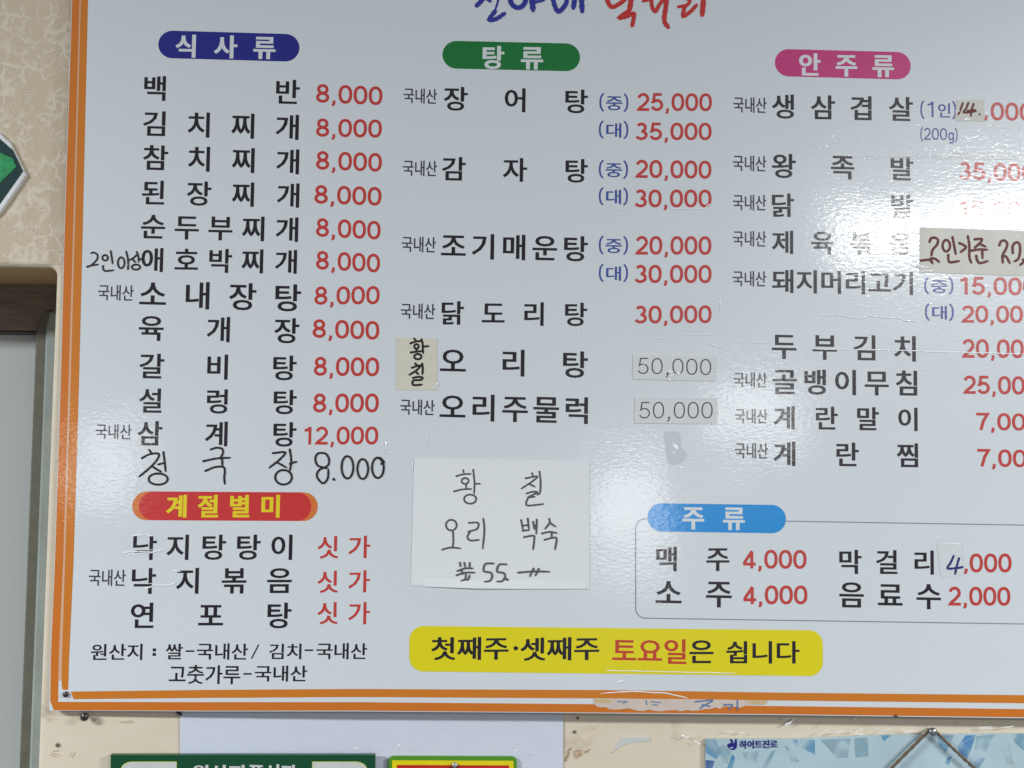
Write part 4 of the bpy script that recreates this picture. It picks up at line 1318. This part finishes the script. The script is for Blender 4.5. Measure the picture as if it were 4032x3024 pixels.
PYD = wall_y(3500) - 0.003
post = empty('poster', at(3400, 3020, PYD), 'pale blue poster with icy facets and a navy logo, cut off at the lower right', 'poster')
pm = plain('poster_pale_blue', (0.47, 0.62, 0.68), 0.22, 0.5, 9, 0.2, 0.0006)
mb = MB(); slab(mb, [xz('b5', 130, 348, PYD), xz('b5', 700, 347, PYD), xz('b5', 1300, 322, PYD), xz('b5', 2212, 312, PYD), xz('b5', 2900, 308, PYD), xz('b5', 2900, 1500, PYD), xz('b5', 130, 1500, PYD)], PYD - 0.0008, PYD + 0.002, 0.0001)
mb.build('sheet', pm, post)
fac = [([(130, 350), (195, 350), (235, 430), (200, 480), (130, 440)], (0.16, 0.38, 0.60)), ([(130, 485), (190, 492), (165, 570), (130, 570)], (0.07, 0.15, 0.45)),
       ([(225, 440), (300, 425), (275, 510), (240, 500)], (0.42, 0.58, 0.64)), ([(305, 445), (322, 470), (300, 560), (262, 560)], (0.05, 0.32, 0.60)),
       ([(370, 440), (480, 425), (460, 500), (400, 498)], (0.28, 0.46, 0.58)), ([(560, 430), (590, 420), (520, 560), (480, 560)], (0.27, 0.47, 0.60)),
       ([(645, 385), (690, 420), (745, 500), (690, 500)], (0.20, 0.42, 0.58)), ([(700, 352), (735, 352), (742, 405), (725, 400)], (0.06, 0.30, 0.62)),
       ([(745, 352), (845, 352), (845, 455), (760, 405)], (0.12, 0.36, 0.60)), ([(880, 352), (1080, 345), (1060, 470), (990, 475)], (0.32, 0.48, 0.56)),
       ([(1100, 345), (1190, 335), (1195, 460), (1110, 470)], (0.29, 0.46, 0.55)), ([(1275, 325), (1345, 322), (1295, 365)], (0.16, 0.38, 0.58)),
       ([(1640, 325), (1755, 322), (1700, 440), (1660, 400)], (0.22, 0.44, 0.62)), ([(1780, 390), (1830, 325), (1900, 322)], (0.08, 0.32, 0.66)),
       ([(1780, 392), (1895, 328), (1865, 420), (1830, 510), (1785, 450)], (0.10, 0.30, 0.62)), ([(1900, 330), (2020, 318), (1960, 430), (1890, 420)], (0.28, 0.50, 0.62)),
       ([(1840, 520), (1890, 440), (1960, 480), (1900, 560)], (0.13, 0.36, 0.60)), ([(2120, 316), (2230, 312), (2230, 440), (2160, 380)], (0.18, 0.40, 0.58)),
       ([(2050, 400), (2110, 360), (2150, 520), (2100, 510)], (0.48, 0.60, 0.60)), ([(1710, 470), (1740, 460), (1720, 520), (1695, 510)], (0.16, 0.36, 0.62)),
       ([(190, 430), (240, 380), (300, 430), (260, 470)], (0.34, 0.52, 0.62))]
def facet_mat(rgb):
    m = plain('facet_blue', rgb, 0.22, 0.5, 25, 0.15)
    nt = m.node_tree
    nt.links.new(ramp(nt, noise(nt, pos(nt, (45, 45, 45)), 1.0, 1.0), [(0.34, 0.05), (0.68, 0.85)]), nt.nodes['Principled BSDF'].inputs['Alpha'])
    return m


for i, (pts, c_) in enumerate(fac):
    flat_poly('facet', [xz('b5', *p, PYD - 0.0008) for p in pts], facet_mat(c_), post, d=-(PYD - 0.0008) + 0.00003 + 0.000008 * i)
mb = MB()
lettering('', 'brand', '하이트진로', 800, 325, 478, 1525, 325, MT['brandblue'], mb=mb, fit=True, bold=(0.036, 0.020), depth=PYD - 0.0011)
mb.build('logo_text', MT['brandblue'], post)
dcol = -(PYD - 0.0011)
body = [(565, 400), (600, 372), (640, 375), (605, 300), (640, 290), (668, 330), (690, 395), (712, 290), (742, 290), (750, 400), (738, 470), (690, 508), (630, 505), (580, 465), (552, 420)]
flat_poly('logo_mark', [xz('brand', *p, PYD - 0.0011) for p in body], MT['brandblue'], post, d=dcol)
flat_poly('logo_highlight', [xz('brand', *p, PYD - 0.0011) for p in [(600, 470), (640, 448), (690, 455), (660, 468), (622, 478)]], pm, post, d=dcol + 0.00003)

# loose shiny tape around the poster's top edge
tape([('b5', 560, 215), ('b5', 1250, 205), ('b5', 1250, 370), ('b5', 560, 355)], 'wrinkled clear tape along the top edge of the blue poster',
     [('b5', [(650, 240), (700, 238)], 7), ('b5', [(672, 280), (700, 270), (738, 238)], 12), ('b5', [(1125, 245), (1150, 225), (1180, 205)], 8), ('b5', [(875, 342), (930, 325), (970, 305)], 6),
      ('b5', [(960, 335), (1040, 322), (1060, 315)], 6), ('b5', [(1105, 325), (1150, 320), (1190, 300)], 7), ('b5', [(1130, 335), (1195, 348)], 7), ('b5', [(1450, 320), (1540, 318)], 6), ('b5', [(1455, 329), (1520, 328)], 5),
      ('b5', [(1280, 330), (1340, 312), (1390, 298)], 5), ('b5', [(1950, 296), (2050, 294)], 6), ('b5', [(1955, 308), (2045, 306)], 5), ('b5', [(2095, 302), (2190, 286)], 6), ('b5', [(5, 362), (50, 352), (80, 340)], 5),
      ('b5', [(280, 325), (345, 320)], 5), ('b5', [(365, 335), (405, 330)], 7), ('b4', [(2040, 330), (2080, 350)], 9), ('b4', [(2120, 365), (2165, 390)], 7)], y0=wall_y(3300) - 0.0050, film_on=False)
tape([('low', 1270, 20), ('low', 1300, 20), ('low', 1300, 60), ('low', 1270, 60)], 'small glints of tape above the green sign and the red card',
     [('low', [(1275, 48), (1298, 42)], 7), ('low', [(1500, 38), (1525, 20)], 5), ('low', [(2110, 60), (2132, 54)], 6), ('b3', [(1990, 0), (1990, 1)], 1)], y0=WALLY - 0.003, film_on=False)

# brown cord over the nail
cord_root = empty('cord', rp('b5', 1613, 300, wall_y(3672) - 0.012), 'brown twisted cord hanging in an inverted V from the steel nail over the poster', 'cord')
yd = wall_y(3672) - 0.010
mb = MB()
P_ = [rp('b5', x, y, yd) for (x, y) in ((1040, 920), (1345, 540), (1480, 405), (1580, 305), (1600, 290), (1618, 288), (1634, 298), (1690, 355), (1790, 450), (1885, 535), (2300, 920))]
Q = []
for i in range(len(P_) - 1):
    for t in range(10): Q.append(P_[i].lerp(P_[i + 1], t / 10))
Q.append(P_[-1])
N = 8
for i, q in enumerate(Q):
    t_ = (Q[min(i + 1, len(Q) - 1)] - Q[max(i - 1, 0)]).normalized()
    n1 = Vector((0, -1, 0)); n2 = t_.cross(n1).normalized()
    for k in range(N):
        a = math.tau * k / N + i * 0.5
        rr = 0.0017 * (1 + 0.22 * math.cos(2 * (a + i * 0.4)))
        mb.v.append(q + n1 * rr * math.sin(a - i * 0.5) + n2 * rr * math.cos(a - i * 0.5))
    if i:
        for k in range(N): mb.f.append([(i - 1) * N + k, (i - 1) * N + (k + 1) % N, i * N + (k + 1) % N, i * N + k])
mb.build('rope', MT['cord'], cord_root, True)

bpy.data.objects.remove(_to)
bpy.data.curves.remove(_txt)
